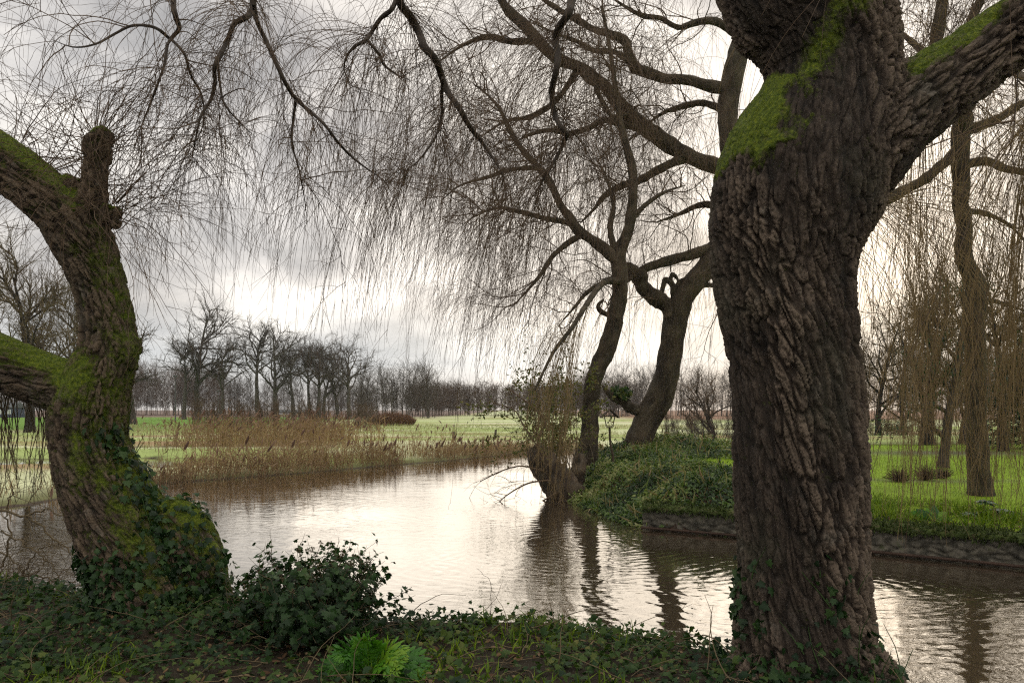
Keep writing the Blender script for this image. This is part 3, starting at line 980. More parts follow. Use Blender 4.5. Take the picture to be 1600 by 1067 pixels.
def build_right_crown():
    rg = R_(11)
    # boughs leaving the fork above the picture
    top = W(1140, -300, 5.5)
    b1 = np.array([[*top, .23], [*W(1020, -420, 5.8), .17], [*W(860, -440, 6.2), .13], [*W(640, -400, 6.6), .10], [*W(420, -330, 6.8), .075], [*W(200, -300, 6.9), .05], [*W(-60, -260, 7), .03]])
    b2 = np.array([[*top, .2], [*W(1060, -430, 6.6), .15], [*W(905, -335, 8.5), .12], [*W(780, -290, 8.8), .10], [*W(640, -180, 9), .07]])
    b3 = np.array([[*W(1930, -190, 4.4), .12], [*W(1900, -420, 5.0), .10], [*W(1700, -430, 6.0), .08], [*W(1500, -330, 7.0), .05]])
    b4 = np.array([[*W(1170, -220, 5.3), .17], [*W(1290, -420, 5.6), .13], [*W(1420, -450, 6.0), .09], [*W(1600, -350, 6.3), .05]])
    dense = []
    for i, b in enumerate((b1, b2, b3, b4)):
        q = catmull(b, 40)
        branch('bough', willow_r, q[:, :3], q[:, 3], M['bark_dark'], 12, .12, 300 + i)
        dense.append(q[:, :3])
    near = [
        ([(285, -330, 9), (280, -120, 7), (271, -5, 5.5), (274, 25, 5), (280, 45, 4.5), (266, 62, 4.5), (262, 70, 3.5)], 6.7),
        ([(266, 62, 3), (250, 48, 3), (232, 41, 2.6), (205, 41, 2.4), (180, 53, 2.2), (150, 69, 2), (115, 74, 1.8), (80, 62, 1.5)], 6.7),
        ([(262, 68, 2.6), (257, 100, 2.4), (247, 130, 2.2), (234, 165, 2), (220, 200, 1.6), (210, 235, 1.2)], 6.7),
        ([(268, 62, 2.6), (288, 85, 2.4), (297, 115, 2.2), (315, 150, 2), (318, 190, 1.6), (300, 240, 1.2)], 6.75),
        ([(405, -330, 9), (402, -110, 7.5), (396, -5, 6), (394, 18, 5.5), (382, 29, 5), (366, 38, 4.6), (356, 62, 4.4), (345, 85, 4.2), (335, 105, 4), (336, 130, 3.4), (330, 155, 3), (314, 182, 2.4), (306, 215, 2), (300, 250, 1.5)], 6.6),
        ([(396, 5, 4), (402, 35, 4), (416, 65, 4), (432, 100, 4), (446, 130, 3.6), (462, 155, 3.2), (485, 175, 3), (507, 195, 2.6), (530, 225, 2.4), (555, 250, 2), (590, 275, 1.5), (612, 290, 1)], 6.8),
        ([(462, 158, 2.6), (458, 190, 2.4), (456, 225, 2.2), (466, 260, 1.8), (474, 300, 1.5), (480, 345, 1)], 6.8),
        ([(340, 98, 2.6), (345, 140, 2.2), (352, 165, 2), (378, 195, 1.6), (400, 215, 1.2)], 6.65),
        ([(640, -180, 11), (632, -60, 9), (624, 0, 7.5), (640, 25, 7.4), (655, 52, 7), (664, 75, 7), (680, 92, 6.6), (690, 120, 6), (700, 145, 5.5), (718, 170, 5), (735, 200, 4.4), (755, 225, 3.8), (772, 250, 3), (790, 280, 2.4)], 9.0),
        ([(622, -8, 4.6), (612, 15, 4.4), (596, 28, 4), (584, 45, 3.8), (573, 62, 3.4), (556, 72, 3), (542, 88, 2.4), (538, 110, 2), (552, 140, 1.5)], 9.0),
        ([(573, 62, 2.6), (592, 85, 2.6), (600, 102, 2.4), (622, 118, 2), (640, 125, 1.5)], 9.0),
        ([(692, 122, 3.4), (690, 150, 3), (690, 180, 2.6), (680, 215, 2.2), (655, 250, 1.8), (630, 270, 1.2)], 9.0),
        ([(900, -330, 11), (900, -80, 9), (893, 0, 7.6), (888, 22, 7), (874, 42, 6.6), (868, 60, 6.4), (872, 90, 6), (868, 115, 5.6), (862, 145, 5), (866, 178, 4.5), (878, 200, 4.5), (886, 208, 4.5), (880, 225, 3.6), (868, 250, 3), (850, 280, 2.4), (835, 305, 2)], 8.6),
        ([(1600, -380, 5), (1560, -200, 5), (1555, -90, 4), (1575, 0, 3), (1590, 90, 2.4), (1585, 200, 1.6)], 6.2),
    ]
    lim = []
    for i, (pts, Y) in enumerate(near):
        P, R = limb_px([(a, b, c * (.88 if j < len(pts) - 3 else (.8, .6, .25)[j - len(pts) + 3]), .25 * math.sin(j * 1.7 + i)) for j, (a, b, c) in enumerate(pts)], Y, 46)
        branch('branch', willow_r, P, R, M['bark_dark'], 8, .10, 320 + i)
        lim.append(P)
    # first tie the loose branch starts to the boughs, then let shoots hang from everything
    g = Geo()
    NB = group_pad(lim)
    vis = NB[:, :, :]
    s1 = twig_level(rg, g, vis, 64, (.35, 1.1), .0056, .0024, 12, .14, .11, (.5, 1.2), .25, 1.0)
    s2 = twig_level(rg, g, np.concatenate([s1]), 170, (.3, 1.1), .0029, .0013, 11, .26, .07, (.4, 1.1), .05, 1.0, wind=(-.02, 0, 0))
    s3 = twig_level(rg, g, s2, 380, (.12, .5), .0018, .0009, 6, .2, .08, (.3, .8), .05, 1.0, wind=(-.02, 0, 0))
    h1 = twig_level(rg, g, group_pad(lim[2:8]), 150, (.3, 1.15), .0026, .0010, 13, .34, .08, (.4, 1.3), .3, 1.0, wind=(-.03, 0, 0))
    twig_level(rg, g, h1, 260, (.1, .45), .0016, .0008, 6, .2, .10, (.3, .9), .05, 1.0, wind=(-.02, 0, 0))
    h2 = twig_level(rg, g, group_pad(lim[8:13]), 220, (.5, 2.2), .0036, .0014, 14, .34, .07, (.4, 1.3), .3, 1.0, wind=(-.05, 0, 0))
    twig_level(rg, g, h2, 420, (.15, .6), .0022, .0011, 6, .2, .10, (.3, .9), .05, 1.0, wind=(-.03, 0, 0))
    # long hanging shoots from the boughs over the left part of the view
    B1 = group_pad([dense[0]])
    a1 = twig_level(rg, g, B1, 26, (1.0, 2.6), .010, .0035, 16, .16, .09, (.6, 1.5), .35, 1.0)
    a2 = twig_level(rg, g, a1, 130, (.7, 2.0), .0036, .0014, 14, .26, .06, (.4, 1.2), .1, 1.0, wind=(-.01, 0, 0))
    twig_level(rg, g, a2, 220, (.2, .7), .0020, .0010, 8, .22, .07, (.3, .9), .05, 1.0)
    # and the curtain on the right, under the mossy limb
    B3 = group_pad([dense[2], dense[3]] + [lim[13]])
    c1 = twig_level(rg, g, B3, 34, (.8, 2.0), .008, .003, 12, .10, .10, (.6, 1.5), .2, 1.0)
    c2 = twig_level(rg, g, c1, 130, (2.0, 4.2), .0034, .0014, 20, .35, .045, (.4, 1.2), .1, 1.0)
    twig_level(rg, g, c2, 380, (.2, .7), .0018, .0009, 7, .2, .07, (.3, .8), .05, 1.0)
    for src, nb, LL, r0 in ((lim[2:8], 70, (.8, 2.1), .0024), (lim[8:13], 105, (1.4, 3.7), .0032), ([dense[0]], 30, (1.6, 3.2), .0026)):
        p, T, t, i = sample_on(rg, group_pad(src), nb, .2, 1.0)
        m = rg.integers(3, 9, nb)
        P0 = np.repeat(p, m, 0) + rg.normal(0, .02, (m.sum(), 3))
        D0 = np.repeat(side(rg, T, .4, 1.3), m, 0) + rg.normal(0, .25, (m.sum(), 3))
        L = np.repeat(rg.uniform(*LL, nb), m) * rg.uniform(.55, 1.1, m.sum())
        Q = strands(rg, P0, D0, L, 18, .50, .026, (-.035, 0, 0))
        V, F = tubes(Q, taper(len(Q), 19, r0 * rg.uniform(.7, 1.2, len(Q)), r0 * .4), 3)
        g.add(V, F)
        twig_level(rg, g, Q, len(Q) * 2, (.08, .4), r0 * .6, r0 * .35, 5, .25, .07, (.3, .8), .15, 1.0, wind=(-.02, 0, 0))
    g.obj('crown', M['twig_dark'], willow_r)


build_right_crown()


def build_left_crown():
    rg = R_(21)
    g = Geo()
    heads = [(150, 214, 16, 30), (151, 245, 15, 15), (152, 285, 17, 18), (168, 335, 22, 22), (116, 284, 12, 11), (60, 270, 30, 22), (175, 322, 12, 18), (20, 235, 30, 20)]
    P0, D0 = [], []
    for px, py, r, n in heads:
        c = W(px, py, YL)
        d = rg.normal(0, 1, (n, 3)) * np.array([1.2, .9, .7]) + np.array([.15, -.1, .35])
        d = nrm(d)
        P0.append(c + d * (r * YL / FPX) * .8)
        D0.append(d + np.array([0, 0, .25]))
    P0, D0 = np.concatenate(P0), np.concatenate(D0)
    n = len(P0)
    Q = strands(rg, P0, D0, rg.uniform(.5, 1.8, n), 14, rg.uniform(.01, .14, n), .10)
    V, F = tubes(Q, taper(n, 15, rg.uniform(.0024, .0052, n), .0011, .8), 3)
    g.add(V, F)
    q2 = twig_level(rg, g, Q, 300, (.2, .9), .0021, .0009, 9, .09, .13, (.3, 1.1), .15, 1.0)
    twig_level(rg, g, q2, 260, (.1, .4), .0016, .0008, 6, .10, .10, (.3, 1.0), .1, 1.0)
    # drooping ones to the right of the head
    c = W(172, 338, YL)
    n = 30
    d = nrm(np.stack([rg.uniform(.1, 1, n), rg.normal(-.1, .8, n), rg.uniform(-.2, 1.0, n)], 1))
    Q = strands(rg, c + d * .08 + rg.normal(0, .07, (n, 3)), d, rg.uniform(.7, 2.1, n), 16, rg.uniform(.06, .24, n), .10)
    V, F = tubes(Q, taper(n, 17, .0042, .0012), 3)
    g.add(V, F)
    twig_level(rg, g, Q, 260, (.2, .9), .002, .0009, 9, .18, .08, (.3, .9), .25, 1.0)
    # rods hanging from the low limb out of the picture on the left
    c = np.stack([W(-150 + 190 * u, 480 - 60 * u, 8.2) for u in rg.uniform(0, 1, 20)])
    g.obj('crown', M['twig_dark'], willow_l)
    g = Geo()
    X = np.concatenate([rg.normal(76, 12, 15), rg.normal(8, 9, 12), rg.uniform(-60, 110, 14)])
    P0 = np.stack([W(x, rg.uniform(655, 690), 7.6 + rg.normal(0, .2)) for x in X])
    top = np.stack([W(np.clip(x * .9 + rg.normal(0, 22), -60, 108), 612 + .12 * np.clip(x, -40, 100), 6.55 + rg.normal(0, .06)) for x in X])
    n = len(X)
    Q = strands(rg, P0, np.stack([rg.normal(0, .12, n), rg.normal(0, .12, n), -np.ones(n)], 1), rg.uniform(.35, .75, n), 8, .1, .04)
    mid = (top + P0) / 2 + np.array([0, 0, .12])
    arch = np.stack([top, mid, P0], 1)
    A = np.stack([catmull(a, 9) for a in arch])
    Q = np.concatenate([A, Q[:, 1:]], 1)
    V, F = tubes(Q, taper(n, Q.shape[1], rg.uniform(.003, .008, n), .002), 4)
    g.add(V, F)
    twig_level(rg, g, Q, 90, (.1, .5), .002, .001, 6, .1, .1, (.3, .9), .3, 1.0)
    g.obj('hanging_shoots', M['twig_olive'], willow_l)


build_left_crown()


# ------------------------------------------------------------------ middle-distance willows
def limb_parts(parent, lims, Y, mat, seed, k=10):
    out = []
    jr = R_(seed + 7)
    for i, pts in enumerate(lims):
        P, R = limb_px([(p[0] + jr.normal(0, 1.8) * (0 < j), p[1] + jr.normal(0, 1.8) * (0 < j), p[2] * ((.7, .3)[j - len(pts) + 2] if j >= len(pts) - 2 and p[2] < 5 else 1), *p[3:]) for j, p in enumerate(pts)], Y, 44)
        branch('branch', parent, P, R * (1 + .22 * (fbm(np.c_[np.arange(44) * .45, np.full(44, i * 3.3), np.zeros(44)], seed, 2) - .5) * 2), mat, k, .20, seed + i)
        out.append((P, R))
    return out


def stand_on(px, py, Y):
    """ground point under a photo position"""
    p = W(px, py, Y)
    p[2] = float(ground_z(p[0], p[1]))
    return p


def curve_trunk(parent, pts, Y, mat, seed, k=22, amp=.16):
    P, R = limb_px(pts, Y, 90)
    g = Geo()
    gz = float(ground_z(P[0, 0], P[0, 1]))
    if P[0, 2] > gz - .1:
        P[0, 2] = gz - .15
    lumpy_tube(g, P, R, k, amp * 1.3, 2.2, seed, q=True)
    g.obj('trunk', mat, parent)
    return P, R


YA, YB, YD = 22.0, 24.0, 15.2


def build_tree_a():
    rg = R_(31)
    w = thing('willow_tree', stand_on(920, 705, YA), 'slender willow leaning right, behind the bird table', 'tree', 'willows on the garden point')
    P, R = curve_trunk(w, [(914, 725, 22), (918, 705, 17), (921, 685, 15), (922, 655, 13), (924, 615, 13), (932, 580, 13.5), (948, 545, 14), (960, 505, 13), (968, 460, 12), (968, 425, 12), (967, 395, 11), (978, 370, 9), (986, 340, 8), (989, 300, 7.5), (988, 265, 7), (979, 230, 6), (971, 200, 5.4), (964, 160, 4.5), (958, 110, 3.6), (950, 60, 3), (940, 10, 2.4)], YA, M['bark_mid'], 40)
    lims = [
        [(968, 410, 9), (945, 390, 9), (922, 372, 8.5), (905, 362, 8), (893, 340, 7), (876, 318, 6), (858, 290, 5.4), (838, 262, 5), (818, 235, 4.5), (795, 200, 4, .4), (770, 165, 3.2, .7), (740, 130, 2.6, 1)],
        [(907, 368, 5), (885, 382, 4.6), (862, 402, 4.2, -.3), (845, 425, 3.6, -.5), (826, 452, 3, -.7), (805, 478, 2, -.8)],
        [(966, 402, 6), (957, 380, 5.4), (954, 352, 4.8, .3), (960, 322, 4.2, .5), (950, 285, 3.4, .7), (930, 250, 2.6, .9)],
        [(962, 500, 4.5), (948, 492, 4.2), (938, 484, 4), (936, 478, 4.6), (944, 468, 4)],
        [(968, 440, 5), (945, 440, 4.4), (920, 455, 3.6, -.3), (895, 480, 3, -.6), (870, 510, 2, -.9)],
        [(985, 345, 5), (1010, 320, 4), (1040, 300, 3.4, .4), (1070, 290, 2.4, .7)],
        [(905, 362, 5.5), (885, 350, 5), (850, 345, 4.4, -.6), (815, 330, 3.6, -1.0), (775, 325, 3, -1.3), (735, 345, 2.2, -1.6)],
        [(838, 262, 4), (800, 262, 3.4, -.2), (760, 275, 3, -.5), (720, 290, 2.4, -.8), (690, 315, 1.8, -1.0)],
    ]
    L = limb_parts(w, lims, YA, M['bark_mid'], 45)
    g = Geo()
    A = group_pad([p for p, r in L if len(p)] + [P[55:]])
    s1 = twig_level(rg, g, A, 150, (.7, 2.2), .020, .007, 13, .03, .16, (.5, 1.4), .2, 1.0, up=.15, wind=(-.03, 0, 0))
    s2 = twig_level(rg, g, s1, 420, (.5, 1.6), .0062, .003, 11, .14, .14, (.4, 1.3), .1, 1.0, wind=(-.03, 0, 0))
    twig_level(rg, g, s2, 700, (.3, 1.1), .0036, .002, 7, .18, .12, (.3, 1.1), .05, 1.0, wind=(-.02, 0, 0))
    W_ = np.concatenate([s1, s1, s2[:, :, :][:300][:, np.linspace(0, 11, 14).astype(int)]])
    v1 = twig_level(rg, g, W_, 1800, (1.2, 5.0), .0042, .0022, 16, .50, .055, (.4, 1.3), .15, 1.0, wind=(-.05, 0, 0), zfloor=(1.9, 4.0))
    twig_level(rg, g, v1, 3000, (.25, .8), .0028, .0017, 6, .3, .08, (.25, .8), .1, 1.0, wind=(-.03, 0, 0))
    g.obj('crown', M['twig_dark'], w)
    # long yellow shoots that reach down over the broken stump to the water
    g = Geo()
    n = 64
    X = np.concatenate([rg.normal(846, 9, 24), rg.normal(886, 6, 24), rg.uniform(825, 905, 16)])
    P0 = np.stack([W(x, rg.uniform(560, 690), 17.9 + rg.normal(0, .35)) for x in X])
    zf = rg.uniform(0.0, 1.4, n)
    Q = strands(rg, P0, np.stack([rg.normal(0, .1, n), rg.normal(0, .1, n), -np.ones(n)], 1), np.maximum(.4, P0[:, 2] - zf), 18, .5, .06)
    V, F = tubes(Q, taper(n, 19, .0056, .003), 3)
    g.add(V, F)
    # they hang from a low limb that comes forward from the trunk
    lp, lr = limb_px([(968, 440, 6), (945, 440, 5, -1.5), (920, 470, 4.2, -3), (895, 510, 3.4, -4), (865, 550, 2.6, -4.4), (835, 610, 1.6, -4.6)], YA, 40)
    branch('branch', w, lp, lr, M['bark_mid'], 8, .1, 60)
    u = rg.integers(14, 40, n)
    up_ = np.stack([catmull(np.stack([lp[j], (lp[j] + q0) / 2 + np.array([0, 0, .35]), q0]), 8) for j, q0 in zip(u, P0)])
    V, F = tubes(up_, np.full((n, 8), .0056), 3)
    g.add(V, F)
    twig_level(rg, g, Q, 190, (.2, .7), .004, .0024, 6, .3, .09, (.25, .8), .2, 1.0)
    g.obj('hanging_shoots', M['twig_gold'], w)


def build_tree_b():
    rg = R_(41)
    w = thing('willow_tree', stand_on(996, 695, YB), 'stout willow curving up to the right, with a heart-shaped knot of regrown limbs', 'tree', 'willows on the garden point')
    P, R = curve_trunk(w, [(990, 712, 26), (996, 695, 22), (1001, 678, 20), (1013, 655, 20), (1028, 625, 21), (1040, 590, 20), (1047, 555, 19), (1052, 520, 19), (1058, 490, 18), (1070, 460, 17), (1090, 435, 17), (1112, 408, 17), (1135, 370, 17), (1150, 320, 17), (1150, 270, 17), (1142, 230, 17), (1137, 190, 15), (1141, 140, 16), (1150, 95, 16), (1160, 60, 13), (1175, 10, 12), (1190, -50, 10), (1200, -120, 8), (1205, -200, 5)], YB, M['bark_mid'], 70)
    lims = [
        [(1056, 505, 14), (1042, 482, 13), (1025, 466, 12), (1008, 450, 12), (997, 433, 12), (984, 423, 10), (972, 417, 6)],
        [(1136, 375, 10), (1095, 393, 9), (1050, 408, 8), (1020, 418, 7), (998, 426, 6), (975, 440, 4, -.3), (955, 470, 3, -.6)],
        [(1052, 490, 4), (1053, 462, 5), (1049, 445, 5), (1041, 437, 4), (1036, 446, 4), (1033, 468, 3.4), (1035, 478, 3)],
        [(1053, 462, 5), (1059, 446, 5), (1067, 438, 5), (1074, 444, 6), (1072, 462, 7)],
        [(1049, 446, 4), (1047, 434, 3.4), (1052, 430, 3.4), (1058, 434, 3), (1058, 444, 3)],
        [(1150, 265, 13), (1125, 258, 13), (1095, 250, 13), (1070, 242, 13), (1045, 225, 12), (1020, 208, 12), (1000, 195, 12), (980, 175, 12), (960, 155, 11), (943, 138, 10), (925, 120, 10), (905, 105, 9), (880, 97, 9), (860, 85, 9), (840, 62, 9), (815, 40, 8), (795, 22, 7), (778, -10, 6), (760, -60, 5), (735, -120, 4)],
        [(1140, 140, 11), (1105, 132, 9), (1070, 128, 8), (1040, 122, 7.5), (1010, 115, 8), (993, 105, 9), (983, 85, 8), (975, 65, 7), (955, 55, 6), (930, 45, 5), (900, 32, 5), (870, 15, 4), (840, -10, 4), (800, -50, 3)],
        [(986, 100, 5), (960, 84, 4.5, -.4), (930, 76, 4, -.7), (900, 66, 3.5, -1), (870, 50, 3, -1.2), (830, 40, 2.4, -1.4)],
        [(1070, 246, 8), (1035, 262, 7), (1000, 280, 6), (970, 292, 5.4), (948, 303, 5), (928, 325, 4), (905, 348, 3.5)],
        [(1010, 205, 6), (985, 198, 6, -.3), (945, 188, 5, -.6), (920, 200, 4.5, -.8), (890, 208, 4, -1), (860, 203, 4, -1.2), (825, 210, 3, -1.4), (790, 235, 2.4, -1.5)],
        [(1020, 650, 9), (1002, 643, 9), (987, 638, 9), (971, 628, 7.5), (958, 617, 6), (944, 603, 4)],
        [(1100, 445, 5), (1122, 452, 4), (1140, 470, 3)],
        [(1158, 60, 7), (1120, 34, 6), (1090, 35, 5), (1060, 40, 4.5), (1030, 30, 4), (1000, 25, 3.5), (970, 5, 3), (930, -25, 2.4)],
        [(905, 105, 6), (890, 130, 5, .3), (865, 160, 4.4, .6), (830, 180, 4, .8), (790, 190, 3.4, 1), (750, 215, 2.6, 1.2)],
        [(842, 64, 6), (800, 70, 5, .3), (760, 60, 4.4, .6), (720, 72, 3.6, .9), (680, 100, 2.8, 1.1)],
        [(930, 122, 5), (935, 150, 4.4, -.4), (960, 185, 4, -.7), (1000, 165, 3, -.9)],
        [(1146, 180, 6), (1100, 165, 5, .5), (1060, 170, 4.4, .8), (1030, 180, 3.6, 1), (990, 215, 2.6, 1.2)],
        [(1150, 330, 6), (1100, 320, 5, .5), (1060, 330, 4.2, .8), (1025, 345, 3, 1)],
    ]
    L = limb_parts(w, lims, YB, M['bark_mid'], 75)
    g = Geo()
    A = group_pad([p for i, (p, r) in enumerate(L) if i not in (2, 3, 4, 10)] + [P[60:]])
    s1 = twig_level(rg, g, A, 330, (.7, 2.4), .022, .008, 13, .03, .17, (.5, 1.4), .15, 1.0, up=.1, wind=(-.02, 0, 0))
    s2 = twig_level(rg, g, s1, 800, (.5, 1.6), .0064, .003, 11, .12, .15, (.4, 1.4), .1, 1.0, wind=(-.02, 0, 0))
    twig_level(rg, g, s2, 1150, (.3, 1.1), .0036, .002, 7, .16, .12, (.3, 1.2), .05, 1.0, wind=(-.02, 0, 0))
    v1 = twig_level(rg, g, np.concatenate([s1, s1, s2[:400][:, np.linspace(0, 11, 14).astype(int)]]), 2000, (1.2, 5.0), .0042, .0022, 16, .45, .06, (.4, 1.3), .15, 1.0, wind=(-.06, 0, 0), zfloor=(2.1, 5.2))
    twig_level(rg, g, v1, 3200, (.25, .8), .0028, .0017, 6, .3, .08, (.25, .8), .1, 1.0, wind=(-.04, 0, 0))
    # fine shoots clinging along the trunk
    p, T, t, i = sample_on(rg, P[None, 8:60], 190)
    Q = strands(rg, p + rg.normal(0, .18, p.shape) + np.array([0, -.3, 0]), np.stack([rg.normal(0, .2, 190), rg.normal(-.1, .1, 190), -np.ones(190)], 1), rg.uniform(.5, 1.8, 190), 10, .4, .06)
    V, F = tubes(Q, taper(190, 11, .005, .003), 3)
    g.add(V, F)
    g.obj('crown', M['twig_dark'], w)


def build_tree_d():
    rg = R_(51)
    w = thing('willow_tree', stand_on(1534, 778, YD), 'tall willow with a slightly twisted trunk on the lawn edge, veiled in yellow shoots', 'tree', 'willows on the garden lawn')
    P, R = curve_trunk(w, [(1537, 795, 24), (1534, 775, 20), (1530, 740, 17), (1527, 700, 16), (1525, 650, 15), (1525, 600, 15), (1524, 550, 15), (1522, 510, 15), (1525, 470, 15), (1522, 440, 15), (1511, 415, 13), (1505, 385, 12.5), (1507, 350, 12), (1501, 320, 12), (1502, 280, 12.5), (1500, 240, 13), (1502, 200, 14), (1506, 182, 13), (1495, 165, 13), (1481, 148, 12), (1468, 110, 11), (1463, 70, 10), (1470, 20, 9), (1478, -30, 8), (1485, -100, 6), (1490, -180, 4)], YD, M['bark_mid'], 120)
    lims = [
        [(1500, 235, 9), (1470, 262, 8.5), (1440, 285, 8.5), (1410, 300, 8), (1385, 312, 8), (1350, 325, 7), (1310, 330, 6), (1270, 345, 4)],
        [(1505, 205, 8), (1535, 197, 8), (1562, 182, 7), (1592, 165, 6), (1640, 140, 5), (1700, 100, 4), (1760, 60, 3)],
        [(1503, 258, 7), (1540, 252, 6.5), (1570, 262, 6), (1600, 270, 5), (1640, 290, 4), (1690, 330, 3)],
        [(1500, 165, 9), (1505, 110, 8), (1509, 60, 8), (1525, 20, 7), (1545, -30, 6), (1560, -90, 5), (1580, -160, 3)],
        [(1502, 200, 8), (1500, 150, 7, -1), (1490, 110, 6.4, -2), (1475, 90, 5.6, -3), (1465, 90, 5, -3.8), (1440, 110, 4, -4.4)],
        [(1506, 180, 8), (1540, 130, 7, -1), (1575, 110, 6, -2.2), (1600, 120, 5, -3.2), (1640, 150, 4, -4)],
        [(1470, 110, 6), (1430, 70, 5, .6), (1395, 50, 4, 1), (1350, 55, 3, 1.4)],
        [(1524, 480, 5), (1548, 470, 4), (1575, 478, 3.4), (1610, 490, 2.6)],
        [(1510, 330, 5), (1545, 335, 4, .4), (1580, 355, 3, .7), (1610, 390, 2, .9)],
    ]
    L = limb_parts(w, lims, YD, M['bark_mid'], 125)
    g = Geo()
    A = group_pad([p for p, r in L] + [P[60:]])
    s1 = twig_level(rg, g, A, 200, (.5, 1.6), .010, .004, 12, .02, .16, (.5, 1.4), .1, 1.0)
    s2 = twig_level(rg, g, s1, 700, (.4, 1.3), .005, .0026, 10, .08, .15, (.4, 1.3), .1, 1.0)
    twig_level(rg, g, s2, 1300, (.2, .8), .0032, .0018, 7, .1, .13, (.3, 1.1), .05, 1.0)
    v1 = twig_level(rg, g, s1, 520, (1.2, 3.8), .0036, .002, 16, .5, .05, (.4, 1.3), .15, 1.0, zfloor=(1.3, 4.5))
    twig_level(rg, g, v1, 900, (.25, .7), .0026, .0016, 6, .3, .08, (.25, .8), .1, 1.0)
    g.obj('crown', M['twig_dark'], w)
    g = Geo()
    F1 = group_pad([L[4][0][16:], L[5][0][16:]])
    t1 = twig_level(rg, g, F1, 34, (.5, 1.5), .007, .004, 10, .05, .12, (.5, 1.4), .1, 1.0)
    v2 = twig_level(rg, g, t1, 170, (3.0, 6.4), .0042, .002, 22, .5, .04, (.4, 1.2), .1, 1.0, zfloor=(0.1, 2.4))
    twig_level(rg, g, v2, 420, (.2, .8), .0028, .0016, 6, .25, .09, (.25, .8), .3, 1.0)
    # bunches round the trunk and over the wall
    n = 256
    X = np.concatenate([rg.normal(1515, 36, 46), rg.normal(1582, 18, 75), rg.normal(1440, 20, 75), rg.uniform(1345, 1600, 60)])
    P0 = np.stack([W(x, rg.uniform(330, 600), rg.uniform(11.2, 14.4)) for x in X])
    zf = rg.uniform(.1, 2.0, n)
    Q = strands(rg, P0, np.stack([rg.normal(0, .16, n), rg.normal(0, .1, n), -np.ones(n)], 1), np.maximum(.4, P0[:, 2] - zf), 18, .35, .06)
    V, F = tubes(Q, taper(n, 19, .0056, .003), 3)
    g.add(V, F)
    tops = A[[4, 5, 0, 1]][:, 20:].reshape(-1, 3)
    near_i = np.array([np.argmin(((tops - q) ** 2).sum(1) + rg.uniform(0, 2, len(tops))) for q in P0])
    up_ = np.stack([catmull(np.stack([tops[j], tops[j] * .35 + q * .65 + np.array([0, 0, .5]), q]), 8) for j, q in zip(near_i, P0)])
    V, F = tubes(up_, np.full((n, 8), .0042), 3)
    g.add(V, F)
    twig_level(rg, g, Q, 360, (.2, .8), .003, .0016, 6, .25, .09, (.25, .8), .3, 1.0)
    g.obj('hanging_shoots', M['twig_gold'], w)


build_tree_a()
build_tree_b()
build_tree_d()


# ------------------------------------------------------------------ broken stump and brush at the water
def build_stump():
    rg = R_(61)
    Y = 19.3
    w = thing('tree_stump', stand_on(893, 790, Y), 'dark broken willow stump leaning left over the water behind hanging yellow shoots', 'stump')
    P, R = limb_px([(902, 815, 34), (892, 787, 31), (880, 765, 28), (864, 742, 25), (850, 724, 22), (839, 710, 19), (830, 700, 9)], Y, 50)
    g = Geo()
    lumpy_tube(g, P, R, 26, .30, 2.6, 60, q=True)
    for px_, py_, dx_ in ((834, 712, -5), (842, 706, 2), (850, 712, 8), (846, 720, 0)):
        a_, r_ = limb_px([(px_ + 6, py_ + 22, 9), (px_, py_, 6.5), (px_ + dx_, py_ - 13, 1.5)], Y, 10)
        lumpy_tube(g, a_, r_, 8, .3, 2.6, 62, q=True)
    P2, R2 = limb_px([(890, 780, 15), (900, 748, 13), (905, 725, 11), (909, 708, 5)], Y + .3, 30)
    lumpy_tube(g, P2, R2, 20, .42, 2.6, 61, q=True)
    g.obj('trunk', M['bark_left'], w)
    g = Geo()
    lims = [[(845, 725, 3), (840, 690, 2.6), (852, 660, 2.2), (838, 640, 2), (815, 622, 1.6), (790, 605, 1)], [(850, 720, 2.6), (835, 690, 2.2), (818, 665, 2), (803, 640, 1.5), (770, 630, 1)],
            [(848, 735, 2.6), (815, 728, 2), (785, 735, 1.7), (750, 752, 1.2)], [(870, 770, 2.6), (835, 790, 2), (800, 815, 1.6), (775, 835, 1.1)], [(860, 750, 2.6), (825, 755, 2.2), (790, 775, 1.6), (765, 800, 1)],
            [(880, 780, 2.4), (850, 800, 2), (825, 808, 1.4), (805, 812, 1)]]
    A = []
    for i, q in enumerate(lims):
        p, r = limb_px([(a, b, c * .6, -.15 * i) for a, b, c in q], Y, 30)
        V, F = tubes(p[None], r[None], 5)
        g.add(V, F)
        A.append(p)
    t = twig_level(rg, g, group_pad(A), 110, (.3, 1.0), .006, .003, 8, .03, .13, (.3, 1.1), .15, 1.0)
    twig_level(rg, g, t, 220, (.15, .5), .004, .002, 6, .06, .12, (.3, 1.0), .1, 1.0)
    g.obj('twigs', M['twig_dark'], w)


